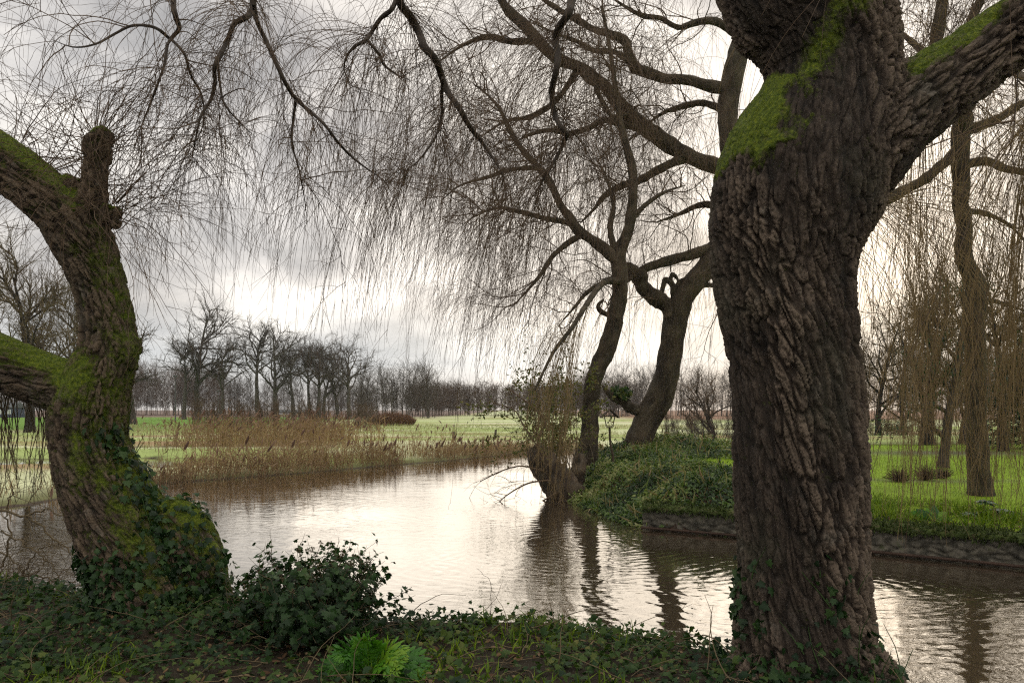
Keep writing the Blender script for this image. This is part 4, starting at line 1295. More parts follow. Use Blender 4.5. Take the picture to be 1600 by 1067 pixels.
def build_garden_shrub():
    """olive leafy shrub wound round the foot of the slender willow"""
    rg = R_(62)
    Y = 20.6
    w = thing('leafy_shrub', stand_on(890, 730, Y), 'loose olive green leafy shrub climbing beside the slender leaning willow', 'shrub')
    g = Geo()
    n = 44
    base = np.stack([W(rg.normal(874, 18), 735, Y + rg.normal(0, .5)) for _ in range(n)])
    Q = strands(rg, base, np.stack([rg.normal(-.15, .38, n), rg.normal(0, .35, n), np.ones(n)], 1), rg.uniform(1.2, 3.6, n), 14, .03, .09)
    V, F = tubes(Q, taper(n, 15, .009, .003), 4)
    g.add(V, F)
    q2 = twig_level(rg, g, Q, 420, (.2, .8), .004, .002, 7, .05, .12, (.4, 1.2), .25, 1.0)
    g.obj('stems', M['twig_olive'], w)
    p, T, t, i = sample_on(rg, q2, 4200)
    cl = fbm(p * 1.3, 5, 3)
    p = p[cl > .42]
    p = p + rg.normal(0, .04, p.shape)
    lg = leaves(rg, p, np.tile([0, -.4, .6], (len(p), 1)), rg.uniform(.06, .11, len(p)), OVAL, lean=.8)
    lg.obj('foliage', mat_leaf('olive_leaves', [(0.05, 0.07, 0.015), (0.10, 0.12, 0.02), (0.16, 0.16, 0.035), (0.20, 0.15, 0.05)], .5, .3, .9), w)


def ivy_sprays():
    rg = R_(63)
    Y = 24
    # ivy on the low stub of the stout willow
    p = np.stack([W(x, y, Y + rg.normal(0, .2)) for x, y in zip(np.clip(rg.normal(970, 8, 130), 955, 985), np.clip(rg.normal(616, 6, 130), 605, 628))])
    o = leaves(rg, p, np.tile([0, -.5, .5], (len(p), 1)), rg.uniform(.09, .16, len(p)), IVY, lean=.8).obj('ivy_plant', M['ivy_ground'])
    tag(o, 'tuft of ivy growing on the low side limb of the stout curving willow', 'ivy')


def build_bird_table():
    Y = 20.4
    b = stand_on(957, 722, Y)
    zt = W(953, 673, Y)[2]
    w = thing('bird_table', b, 'small wooden bird table with a pitched roof on a thin crooked post', 'bird table')
    mt = mat_plain('weathered_wood', [(0.05, 0.038, 0.026), (0.10, 0.075, 0.052)], 6, .9, .4)
    px = FPX / Y

    def at(px_, py_, dy=0.0):
        return W(px_, py_, Y + dy)
    g = Geo()
    P = catmull(np.array([[*b[:2], b[2] - .2], at(958, 715), at(955, 700), at(953, 685), at(952.5, 668)]), 20)
    lumpy_tube(g, P, np.full(20, .028), 8, .15, 2, 5)
    g.obj('post', mt, w)

    def box(g, c, sx, sy, sz, rot=0.0, axis=1, taper_=1.0):
        V = np.array([[x * (taper_ if z < 0 else 1), y * (taper_ if z < 0 else 1), z] for x in (-1, 1) for y in (-1, 1) for z in (-1, 1)], float) * np.array([sx, sy, sz]) / 2
        ca, sa = math.cos(rot), math.sin(rot)
        if axis == 1:
            V = V @ np.array([[ca, 0, -sa], [0, 1, 0], [sa, 0, ca]])
        F = np.array([[0, 1, 3, 2], [4, 6, 7, 5], [0, 4, 5, 1], [2, 3, 7, 6], [0, 2, 6, 4], [1, 5, 7, 3]])
        g.add(V + c, F)
    cx = 952.5
    g = Geo()
    box(g, at(cx, 667.5), 9 / px, .16, 1.6 / px)
    box(g, at(cx, 665), 12 / px, .20, 1.2 / px)
    g.obj('tray', mt, w, smooth_=False)
    for sx in (-1, 1):
        for sy in (-1, 1):
            g = Geo()
            q = np.stack([at(cx + sx * 5, 665, sy * .09), at(cx + sx * 8.5, 650, sy * .15)])
            V, F = tubes(q[None], np.full((1, 2), .014), 6)
            g.add(V, F)
            g.obj('corner_post', mt, w)
    g = Geo()
    box(g, at(cx, 650), 19 / px, .34, 1.4 / px)
    g.obj('ceiling_board', mt, w, smooth_=False)
    for sx in (-1, 1):
        g = Geo()
        a, c = at(cx + sx * -.6, 639), at(cx + sx * 14, 652.5)
        mid = (a + c) / 2
        L = float(np.linalg.norm(a - c))
        ang = math.atan2((c - a)[2], (c - a)[0])
        box(g, mid, L, .46, .022, -ang)
        g.obj('roof_panel', mt, w, smooth_=False)


# ------------------------------------------------------------------ stone wall along the garden
def build_wall():
    line = np.array([(2.36, 14.32), (2.95, 13.98), (3.8, 13.42), (4.5, 12.75), (5.26, 12.02), (6.1, 11.38), (6.95, 10.72), (8.1, 9.55), (9.4, 8.22), (10.6, 6.0), (12.3, 2.2)])
    P = catmull(np.c_[line, 0 * line[:, 0]], 420)
    w = thing('stone_wall', (4.6, 12.6, 0), 'low mossy stone retaining wall with a timber board at the waterline along the garden', 'wall')
    T = nrm(np.gradient(P, axis=0))
    N = np.stack([T[:, 1], -T[:, 0], 0 * T[:, 0]], 1)                # towards the water
    if N[100, 1] > 0:
        N = -N
    s = np.concatenate([[0], np.cumsum(np.linalg.norm(np.diff(P, axis=0), axis=1))])
    zs = np.linspace(-.35, .36, 36)
    SS, ZZ = np.meshgrid(s, zs)
    q = np.stack([SS.ravel() / .26, ZZ.ravel() / .135, 0 * SS.ravel()], 1)
    q[:, :2] += (np.stack([fbm(q * 1.1, 3, 3), fbm(q * 1.1 + 30, 4, 3)], 1) - .5) * .7
    q[:, 2] = .5
    row = np.floor(q[:, 1])
    f1, f2 = voronoi(q * np.array([1, 1, .01]), 5)
    hgt = smooth(.02, .2, f2 - f1) * .045 + .03 * fbm(q * 5, 8, 3) + .02 * fbm(q * .8, 9, 2)
    off = (hgt - .03)
    V = np.repeat(P[None], 36, 0).reshape(-1, 3) + np.repeat(N[None], 36, 0).reshape(-1, 3) * off[:, None]
    V[:, 2] = ZZ.ravel()
    nx = len(s)
    i = (np.arange(35)[:, None] * nx + np.arange(nx - 1)[None]).ravel()
    F = np.stack([i, i + 1, i + 1 + nx, i + nx], 1)
    g = Geo()
    g.add(V, F)
    m = mat_plain('wall_stone', [(0.028, 0.026, 0.020), (0.075, 0.070, 0.054), (0.15, 0.135, 0.105), (0.08, 0.088, 0.045)], 7, .9, .6)
    g.obj('stone_face', m, w)
    # rounded turf coping
    g = Geo()
    k = 9
    an = np.linspace(-.3, math.pi + .3, k)
    C = P - N * .13
    rx = (.19 + .05 * (fbm(np.c_[s * 2, 0 * s, 0 * s], 4, 3) - .5))
    V = C[:, None] + N[:, None] * (np.cos(an)[None, :, None] * rx[:, None, None])
    V[:, :, 2] = .385 + np.sin(an)[None] * (.065 + .03 * fbm(np.c_[s * 3, 0 * s, 0 * s], 6, 3))[:, None]
    V = V.reshape(-1, 3)
    i = (np.arange(nx - 1)[:, None] * k + np.arange(k - 1)[None]).ravel()
    g.add(V, np.stack([i, i + 1, i + 1 + k, i + k], 1))
    rg = R_(71)
    g.obj('coping', mat_plain('mossy_turf', [(0.03, 0.045, 0.012), (0.06, 0.085, 0.02), (0.10, 0.085, 0.045)], 9, .95, .6), w)
    n = 11000
    j = rg.integers(0, nx, n)
    a = rg.uniform(-.5, 2.6, n)
    p = C[j] + N[j] * (np.cos(a) * rx[j])[:, None] + rg.normal(0, .02, (n, 3))
    p[:, 2] = .385 + np.sin(a) * .075
    nv = N[j] * np.cos(a)[:, None] + np.array([0, 0, 1]) * np.sin(a)[:, None]
    tg = leaves(rg, p, rg.normal(0, 1, (n, 3)), rg.gamma(5, .012, n).clip(.025, .11), LANCE, spin=nv * 1.2 + np.array([0, 0, -.2]), tint=rg.uniform(0, .75, n) * (.5 + .5 * rg.uniform(0, 1, n)))
    tg.obj('moss_tufts', mat_leaf('moss_tuft', [(0.035, 0.05, 0.015), (0.06, 0.09, 0.02), (0.10, 0.12, 0.035), (0.14, 0.10, 0.05)], .7, .2, .6), w)
    # timber board
    g = Geo()
    B = P + N * .09
    h = .02
    sec = [(-.02, -h), (.02, -h), (.02, h), (-.02, h)]
    V = np.stack([B + N * a_ + np.array([0, 0, .045 + b_]) for a_, b_ in sec], 1).reshape(-1, 3)
    i = (np.arange(nx - 1) * 4)
    for e in range(4):
        e2 = (e + 1) % 4
        g.add(V, np.stack([i + e, i + e2, i + 4 + e2, i + 4 + e], 1)) if e == 0 else g.f[4].append(np.stack([i + e, i + e2, i + 4 + e2, i + 4 + e], 1))
    g.obj('timber_board', mat_plain('wet_timber', [(0.035, 0.022, 0.015), (0.07, 0.043, 0.03)], 5, .8, .4), w)


# ------------------------------------------------------------------ ground cover
def scatter_xy(rg, n, x0, x1, y0, y1, keep):
    x = rg.uniform(x0, x1, n)
    y = rg.uniform(y0, y1, n)
    k = keep(x, y)
    return x[k], y[k]


def gnormal(x, y, e=.08):
    zx = (ground_z(x + e, y) - ground_z(x - e, y)) / (2 * e)
    zy = (ground_z(x, y + e) - ground_z(x, y - e)) / (2 * e)
    return nrm(np.stack([-zx, -zy, np.ones(len(x))], 1))


def build_ground_cover():
    rg = R_(81)

    def near_ok(x, y):
        s = sdist(x, y)
        return (s > -.12) & (zone(x, y) == 0) & (np.abs(x) < 1.0 + .80 * y)
    x, y = scatter_xy(rg, 95000, -9, 4.6, 2.2, 9.6, near_ok)
    P = np.stack([x, y, 0 * x], 1)
    dens = fbm(P * 1.3, 61, 4) + .12 * smooth(.5, 0, sdist(x, y)) + .10 * np.exp(-((x + 4.5) / 1.4) ** 2 - ((y - 5.0) / 1.0) ** 2)
    k = dens + rg.uniform(-.2, .2, len(x)) > .36
    x, y = x[k], y[k]
    z = ground_z(x, y) + rg.gamma(1.6, .022, len(x)) + .06 * np.maximum(0, fbm(np.stack([x, y, 0 * x], 1) * 2.2, 62, 2) - .4)
    nv = gnormal(x, y)
    light = np.clip(fbm(np.stack([x, y, 0 * x], 1) * 1.1, 63, 3) * 1.1 - .22 + rg.normal(0, .17, len(x)) + .22 * smooth(.8, 0, sdist(x, y)), 0, 1)
    g = leaves(rg, np.stack([x, y, z], 1), nv + np.array([0, -.25, 0]), rg.gamma(6, .0060, len(x)).clip(.014, .075), IVY, tint=light, lean=.55)
    o = g.obj('ivy_ground_cover', M['ivy_ground'])
    tag(o, 'carpet of ivy leaves covering the near bank', 'ground cover', kind='stuff')
    # dead leaves
    x, y = scatter_xy(rg, 9000, -8, 4.4, 2.4, 9.2, near_ok)
    z = ground_z(x, y) + rg.uniform(.004, .035, len(x))
    g = leaves(rg, np.stack([x, y, z], 1), gnormal(x, y), rg.uniform(.03, .075, len(x)), OVAL, lean=.45)
    o = g.obj('leaf_litter', M['litter'])
    tag(o, 'brown dead leaves lying between the ivy on the near bank', 'leaf litter', kind='stuff')
    # twigs lying about and runners
    x, y = scatter_xy(rg, 1300, -7, 4.2, 2.6, 8.8, near_ok)
    z = ground_z(x, y) + .03
    d = rg.normal(0, 1, (len(x), 3)) * np.array([1, .6, .22]) + np.array([0, 0, .1])
    Q = strands(rg, np.stack([x, y, z], 1), d, rg.uniform(.15, .75, len(x)), 9, .08, .14)
    gz = ground_z(Q[..., 0], Q[..., 1])
    Q[..., 2] = np.maximum(Q[..., 2], gz + .012)
    g = Geo()
    V, F = tubes(Q, taper(len(x), 10, rg.uniform(.0025, .006, len(x)), .0012), 4)
    g.add(V, F)
    o = g.obj('fallen_twigs', M['twig_olive'])
    tag(o, 'thin dead twigs lying on the ivy of the near bank', 'twigs', kind='stuff')
    # grass on the near edge
    x, y = scatter_xy(rg, 30000, -9, 4.4, 3.0, 9.4, lambda a, b: near_ok(a, b) & (fbm(np.stack([a, b, 0 * a], 1) * 1.6, 71, 3) > .61))
    z = ground_z(x, y)
    g = leaves(rg, np.stack([x, y, z], 1), rg.normal(0, 1, (len(x), 3)), rg.uniform(.05, .15, len(x)), BLADE, spin=np.tile([0, 0, .8], (len(x), 1)), tint=rg.uniform(0, .7, len(x)))
    o = g.obj('bank_grass', M['grass'])
    tag(o, 'short green grass and moss on the near bank', 'grass', kind='stuff')


def build_garden_cover():
    rg = R_(91)
    x, y = scatter_xy(rg, 260000, .9, 10, 12.5, 30, lambda a, b: (sdist(a, b) > -.12) & (zone(a, b) == 1))
    iv = ivy_mask(x, y)
    k = rg.uniform(0, 1, len(x)) < iv * 1.2
    x, y = x[k], y[k]
    z = ground_z(x, y) + rg.gamma(2.0, .035, len(x))
    light = np.clip(fbm(np.stack([x, y, 0 * x], 1) * 1.4, 64, 4) * 2.2 - .66 + rg.normal(0, .22, len(x)), 0, 1)
    g = leaves(rg, np.stack([x, y, z], 1), gnormal(x, y, .15) + np.array([0, -.35, 0]), rg.gamma(8, .0085, len(x)).clip(.03, .13), OVAL, tint=light, lean=.75)
    o = g.obj('ivy_ground_cover', mat_leaf('garden_ivy', [(0.018, 0.045, 0.010), (0.045, 0.095, 0.016), (0.090, 0.155, 0.024), (0.17, 0.23, 0.04), (0.30, 0.31, 0.12)], .42, .45, .9))
    tag(o, 'dark glossy ivy heaped over the point of the garden', 'ground cover', kind='stuff')
    # rank grass and dead stems pushing through the ivy
    j = rg.integers(0, len(x), 5200)
    k = fbm(np.stack([x[j], y[j], 0 * j], 1) * .9, 66, 3) + rg.uniform(-.12, .12, len(j)) > .48
    j = j[k]
    g = leaves(rg, np.stack([x[j], y[j], z[j] - .04], 1), rg.normal(0, 1, (len(j), 3)), rg.uniform(.14, .42, len(j)), BLADE, spin=np.tile([-.1, -.3, .7], (len(j), 1)), tint=rg.uniform(0, 1, len(j)), lean=.5)
    o = g.obj('rank_grass', mat_leaf('rank_grass_blades', [(0.07, 0.12, 0.02), (0.14, 0.19, 0.04), (0.28, 0.26, 0.11), (0.30, 0.21, 0.12)], .6, .3, .9))
    tag(o, 'pale rank grass and dead stems growing through the ivy on the garden point', 'grass', kind='stuff')
    # long grass along the wall, shorter on the lawn
    x, y = scatter_xy(rg, 60000, 2, 16, 9, 20, lambda a, b: (sdist(a, b) > .45) & (zone(a, b) == 1) & (sdist(a, b) < 3.6))
    s = sdist(x, y)
    cl = fbm(np.stack([x, y, 0 * x], 1) * 1.2, 72, 3)
    k = (ivy_mask(x, y) < .4) & (cl + rg.uniform(-.2, .2, len(x)) > .32 + .20 * smooth(1.5, .7, s))
    x, y, s, cl = x[k], y[k], s[k], cl[k]
    L = rg.uniform(.08, .26, len(x)) * (.5 + cl) * (1 - .6 * smooth(1.8, 3.2, s))
    g = leaves(rg, np.stack([x, y, ground_z(x, y)], 1), rg.normal(0, 1, (len(x), 3)), L, BLADE, spin=np.tile([0, -.15, 1.1], (len(x), 1)), tint=np.clip(rg.normal(.42, .22, len(x)), 0, 1))
    o = g.obj('long_grass', M['grass'])
    tag(o, 'long rough grass growing above the stone wall', 'grass', kind='stuff')
    x, y = scatter_xy(rg, 90000, 3, 30, 12, 41, lambda a, b: (sdist(a, b) > .8) & (zone(a, b) == 1) & (a < .72 * b) & (a > .15 * b))
    k = (ivy_mask(x, y) < .5)
    x, y = x[k], y[k]
    g = leaves(rg, np.stack([x, y, ground_z(x, y)], 1), rg.normal(0, 1, (len(x), 3)), rg.uniform(.035, .085, len(x)), BLADE, spin=np.tile([0, -.1, 1.0], (len(x), 1)), tint=np.clip(rg.normal(.48, .2, len(x)), 0, 1))
    o = g.obj('lawn_grass', M['grass'])
    tag(o, 'bright green lawn grass in the garden', 'grass', kind='stuff')
    x, y = scatter_xy(rg, 16000, 2, 14, 8, 16, lambda a, b: (sdist(a, b) > .25) & (sdist(a, b) < 1.2) & (zone(a, b) == 1))
    g = leaves(rg, np.stack([x, y, ground_z(x, y) + .02], 1), gnormal(x, y), rg.uniform(.05, .1, len(x)), OVAL, lean=.4)
    o = g.obj('leaf_litter', M['litter'])
    tag(o, 'dead leaves in the border above the stone wall', 'leaf litter', kind='stuff')


def reeds(rg, x, y, h, w, name, label, tint, lean_x=0.0, plume=False):
    n = len(x)
    z = ground_z(x, y)
    P0 = np.stack([x, y, np.maximum(z, -.1)], 1)
    D = np.stack([rg.normal(lean_x, .20, n), rg.normal(-.03, .18, n), np.ones(n)], 1)
    Q = strands(rg, P0, D, h, 5, rg.uniform(-.02, .10, n), .05)
    side_ = nrm(np.stack([np.ones(n), rg.normal(0, .8, n), np.zeros(n)], 1))[:, None]
    wt = (w[:, None] * np.array([1, 1, .95, .8, .6, .25])[None])[..., None]
    V = np.stack([Q - side_ * wt, Q + side_ * wt], 2).reshape(-1, 3)
    i = (np.arange(n) * 12)[:, None] + (np.arange(5) * 2)[None]
    i = i.ravel()
    g = Geo()
    g.add(V, np.stack([i, i + 1, i + 3, i + 2], 1), tint=np.repeat(tint, 12))
    # a drooping leaf or two on every stem
    m = n
    j = rg.integers(0, n, m)
    t = rg.integers(1, 5, m)
    g = leaves(rg, Q[j, t], rg.normal(0, 1, (m, 3)), h[j] * rg.uniform(.18, .38, m), BLADE, spin=np.stack([rg.normal(lean_x * 2, .7, m), rg.normal(0, .6, m), rg.uniform(.1, 1.1, m)], 1), tint=np.clip(tint[j] + rg.normal(0, .1, m), 0, 1), geo=g)
    o = g.obj(name, M['reed'])
    tag(o, label, 'reeds', kind='stuff')
    return Q


def build_reeds():
    rg = R_(101)
    # belt along the far bank
    x, y = scatter_xy(rg, 70000, -12.5, 5, 18, 46, lambda a, b: (zone(a, b) == 2) & (sdist(a, b) > -.35) & (sdist(a, b) < 2.6))
    s = sdist(x, y)
    cl = fbm(np.stack([x, y, 0 * x], 1) * .55, 81, 3)
    prof = smooth(-11.2, -9.3, x) * np.interp(x, [-12, -7, -3.5, -1, 1.2, 4], [1.30, 1.30, 1.05, .72, .6, .5])
    k = (rg.uniform(0, 1, len(x)) < .95 * (1.15 - .34 * s) * smooth(.27, .46, cl)) & (prof > .3)
    x, y, s, cl, prof = x[k], y[k], s[k], cl[k], prof[k]
    h = prof * (.30 + .85 * cl) * rg.uniform(.4, 1.12, len(x))
    tint = np.clip(.30 + .5 * (cl - .45) + rg.normal(0, .2, len(x)), 0, 1)
    Q = reeds(rg, x, y, h, rg.uniform(.003, .0075, len(x)), 'bank_reeds', 'belt of dry tan reeds along the far bank of the river', tint, .06)
    sel = rg.uniform(0, 1, len(x)) < .03
    pl = Q[sel, 5]
    # taller dark-plumed reeds behind
    x, y = scatter_xy(rg, 16000, -19, 2, 30, 52, lambda a, b: (sdist(a, b) > 3.5))
    cl = fbm(np.stack([x, y, 0 * x], 1) * .35, 82, 3)
    dens = np.exp(-(((x + 11 + .30 * (y - 40)) / 4.6) ** 2)) * smooth(33, 37, y) * (1 - smooth(46, 50, y)) * (1 - .75 * smooth(-10.5, -6.5, x))
    dens = np.maximum(dens, .55 * np.exp(-(((x + 2.8) / 2.6) ** 2 + ((y - 39) / 2.5) ** 2)))
    k = rg.uniform(0, 1, len(x)) < dens * smooth(.34, .54, cl) * .85
    x, y, cl = x[k], y[k], cl[k]
    h = (1.0 + 1.0 * cl) * rg.uniform(.6, 1.12, len(x)) * np.where(x > -6, .72, 1.0)
    Q2 = reeds(rg, x, y, h, rg.uniform(.006, .012, len(x)), 'tall_reeds', 'taller reeds with dark purple-brown plumes behind the reed belt', np.clip(rg.normal(.22, .14, len(x)), 0, 1), .05)
    sel = rg.uniform(0, 1, len(x)) < .20
    pl = np.concatenate([pl, Q2[sel, 5]])
    n = len(pl)
    g = leaves(rg, pl - np.array([0, 0, .05]), np.tile([.3, -1, 0], (n, 1)), rg.uniform(.18, .34, n), LANCE, spin=np.tile([.6, 0, 1.3], (n, 1)), lean=.3)
    o = g.obj('reed_plumes', M['plume'])
    tag(o, 'dark feathery plumes at the tips of the reeds', 'reeds', kind='stuff')
    # reeds and rank grass at the left bank under the willow
    x, y = scatter_xy(rg, 24000, -22, -9.5, 16, 24, lambda a, b: (zone(a, b) == 2) & (sdist(a, b) > -.2) & (sdist(a, b) < 2.5))
    cl = fbm(np.stack([x, y, 0 * x], 1) * .6, 83, 3)
    k = cl + rg.uniform(-.15, .15, len(x)) > .53
    x, y, cl = x[k], y[k], cl[k]
    reeds(rg, x, y, rg.uniform(.2, .75, len(x)) * (.4 + cl), rg.uniform(.004, .008, len(x)), 'bank_weeds', 'low brown weeds and dead stems on the left bank', np.clip(rg.normal(.22, .2, len(x)), 0, 1), .1)
    # reddish heap of reeds far off
    c = W(612, 650, 92)
    n = 2600
    r = np.sqrt(rg.uniform(0, 1, n))
    a = rg.uniform(0, 2 * math.pi, n)
    x, y = c[0] + 2.5 * r * np.cos(a), 92 + 1.6 * r * np.sin(a)
    P0 = np.stack([x, y, ground_z(x, y)], 1)
    D = np.stack([.5 * r * np.cos(a), .5 * r * np.sin(a), np.ones(n)], 1)
    Q = strands(rg, P0, D, (1.55 - .75 * r ** 2) * rg.uniform(.7, 1.1, n), 4, .12, .06)
    g = Geo()
    V, F = tubes(Q, taper(n, 5, .028, .012), 3)
    g.add(V, F, tint=np.repeat(rg.uniform(.1, .9, n), 15))
    o = g.obj('reed_clump', mat_leaf('russet_reeds', [(0.17, 0.09, 0.05), (0.27, 0.15, 0.09), (0.33, 0.20, 0.12)], .8, .1, .6))
    tag(o, 'rounded heap of russet dead reeds in the field in front of the trees', 'reed clump')
    # tufts over the field
    x, y = scatter_xy(rg, 60000, -48, 40, 22, 92, lambda a, b: (zone(a, b) == 2) & (sdist(a, b) > .8) & (np.abs(a) < .75 * b + 3))
    P = np.stack([x * .5, y, 0 * x], 1)
    cl = fbm(P * .22, 84, 4)
    k = (cl + rg.uniform(-.12, .12, len(x)) > .44) & (ground_z(x, y) > -.1)
    x, y, cl = x[k], y[k], cl[k]
    far = y / 40
    g = leaves(rg, np.stack([x, y, ground_z(x, y)], 1), rg.normal(0, 1, (len(x), 3)), rg.uniform(.12, .34, len(x)) * (.7 + .3 * far), BLADE, spin=np.tile([.15, -.1, .9], (len(x), 1)),
               tint=np.clip((cl - .3) * 1.6 + rg.normal(0, .22, len(x)), 0, 1))
    o = g.obj('field_grass', M['field_grass'])
    tag(o, 'pale frosty tufts of grass, coloured with backlit glint, over the flooded field', 'grass', kind='stuff')


build_stump()
build_garden_shrub()
ivy_sprays()
build_bird_table()
build_wall()
build_ground_cover()
build_garden_cover()
build_reeds()


# ------------------------------------------------------------------ plants close by
def climbing_ivy(V, em, w, name, label, n, wfn, size, seed, off=.03):
    rg = R_(seed)
    p, nv = pts_area(rg, V, em, n, wfn)
    nv = np.where((nv * np.array([0, -1, 0.])).sum(1, keepdims=True) < -.9, nv, nv)
    g = leaves(rg, p + nv * rg.uniform(.012, off, (n, 1)), nv + np.array([0, 0, .25]), rg.uniform(*size, n), IVY, spin=np.tile([0, 0, -.8], (n, 1)), lean=.38)
    root = thing(name, w, label, 'ivy', 'ivy climbing the near willows')
    # runners
    q, nq = pts_area(rg, V, em, 60, wfn)
    Q = strands(rg, q + nq * .012, np.stack([rg.normal(0, .35, 60), rg.normal(0, .2, 60), np.ones(60)], 1), rg.uniform(.1, .4, 60), 6, 0, .08)
    v, f = tubes(Q, taper(60, 7, .004, .002), 4)
    g.add(v, f, tint=np.full(len(v), .95))
    g.obj('foliage', M['ivy'], root)


def ivy_left_w(c, nv):
    x, y = px_of(c)
    nz = fbm(c * 3.5, 91, 3)
    base = smooth(845, 905, y + 60 * (nz - .5)) * smooth(.30, .5, nz + .25)
    strip = np.exp(-((x - (165 + (y - 660) * .48)) / 22) ** 2) * smooth(640, 690, y) * smooth(.3, .5, nz + .15)
    stp = np.exp(-((x - 288) / 30) ** 2) * smooth(770, 785, y) * smooth(.35, .5, nz)
    return np.maximum.reduce([base * 1.0, strip * 1.1, stp * 1.2]) * (nv[:, 1] < .35)


def ivy_right_w(c, nv):
    x, y = px_of(c)
    nz = fbm(c * 4.5, 92, 3)
    col1 = np.exp(-((x - 1192) / 13) ** 2) * smooth(860, 920, y) * .8
    col2 = np.exp(-((x - (1303 + (y - 900) * .06)) / 22) ** 2) * smooth(850, 900, y)
    edge = smooth(1172, 1160, x) * smooth(850, 920, y) * 1.1
    foot = smooth(965, 1030, y + 70 * (nz - .5)) * .9
    return np.maximum.reduce([col1, col2, edge, foot]) * smooth(.28, .55, nz + .1) * (nv[:, 1] < .5)


climbing_ivy(VL, eml, W(250, 960, YL), 'ivy_plant', 'dark ivy wrapped round the foot of the leaning pollard willow', 3600, ivy_left_w, (.035, .075), 131, .07)
climbing_ivy(VR, em, W(1255, 1050, YR), 'ivy_plant', 'strands of ivy climbing the foot of the massive furrowed willow', 1150, ivy_right_w, (.035, .07), 132, .04)


def build_ivy_bush():
    rg = R_(141)
    Y = 5.75
    b = stand_on(480, 1020, Y)
    w = thing('ivy_bush', b, 'rounded dark ivy bush with upright flowering shoots on the near bank', 'bush')
    g = Geo()
    n = 170
    a = rg.uniform(0, 2 * math.pi, n)
    r = np.sqrt(rg.uniform(0, 1, n))
    P0 = np.stack([b[0] + .20 * r * np.cos(a) + rg.normal(0, .05, n), b[1] + .2 * r * np.sin(a), np.full(n, b[2] - .02)], 1)
    D = np.stack([.80 * r * np.cos(a), .75 * r * np.sin(a), 1.0 - .22 * r], 1)
    L = rg.uniform(.42, .68, n) * (1 - .12 * r) + .08 * (np.cos(a) * r > -.2)
    Q = strands(rg, P0, D, L, 10, .03, .09)
    V, F = tubes(Q, taper(n, 11, .0042, .0018), 4)
    g.add(V, F)
    q2 = twig_level(rg, g, Q, 520, (.08, .24), .0022, .0012, 5, -.05, .12, (.4, 1.1), .3, 1.0)
    # a taller leading shoot on the left
    t0 = W(408, 960, Y)
    S_ = strands(rg, np.array([t0, t0 + np.array([.02, 0, 0]), W(575, 960, Y)]), np.array([[0.02, 0, 1], [.1, 0, 1], [.15, 0, 1.]]), np.array([.44, .36, .30]), 10, 0, .05)
    V, F = tubes(S_, taper(3, 11, .004, .002), 4)
    g.add(V, F)
    g.obj('stems', M['twig_olive'], w)
    p1, t1, _, _ = sample_on(rg, Q, 1600, .25, 1.0)
    p2, t2, _, _ = sample_on(rg, q2, 2400, .1, 1.0)
    p3, t3, _, _ = sample_on(rg, S_, 60, .3, 1.0)
    p = np.concatenate([p1, p2, p3])
    p = p + rg.normal(0, .022, p.shape)
    out = nrm(p - (b + np.array([0, 0, .15])))
    size = rg.uniform(.032, .066, len(p)) * np.where(p[:, 2] > b[2] + .55, .75, 1.0)
    lg = leaves(rg, p, out + np.array([0, 0, .5]), size, IVY, lean=.55, tint=np.clip(rg.uniform(0, .8, len(p)) + .25 * (p[:, 2] > b[2] + .5), 0, 1))
    lg.obj('foliage', M['ivy'], w)
    # umbels
    tips = np.concatenate([Q[:, -1][L > .58], S_[:, -1]])
    sel = tips[tips[:, 2] > b[2] + .42][:40]
    m = len(sel)
    k = 12
    d = nrm(rg.normal(0, 1, (m * k, 3)) + np.array([0, 0, .5]))
    for h_ in range(m):
        U = strands(rg, np.repeat(sel[h_:h_ + 1], k, 0), d[h_ * k:h_ * k + k], .022, 2, 0, .01)
        V, F = tubes(U, np.tile([.0012, .0012, .0034], (k, 1)), 4)
        Geo().add(V, F).obj('flower_head', M['twig_olive'], w)


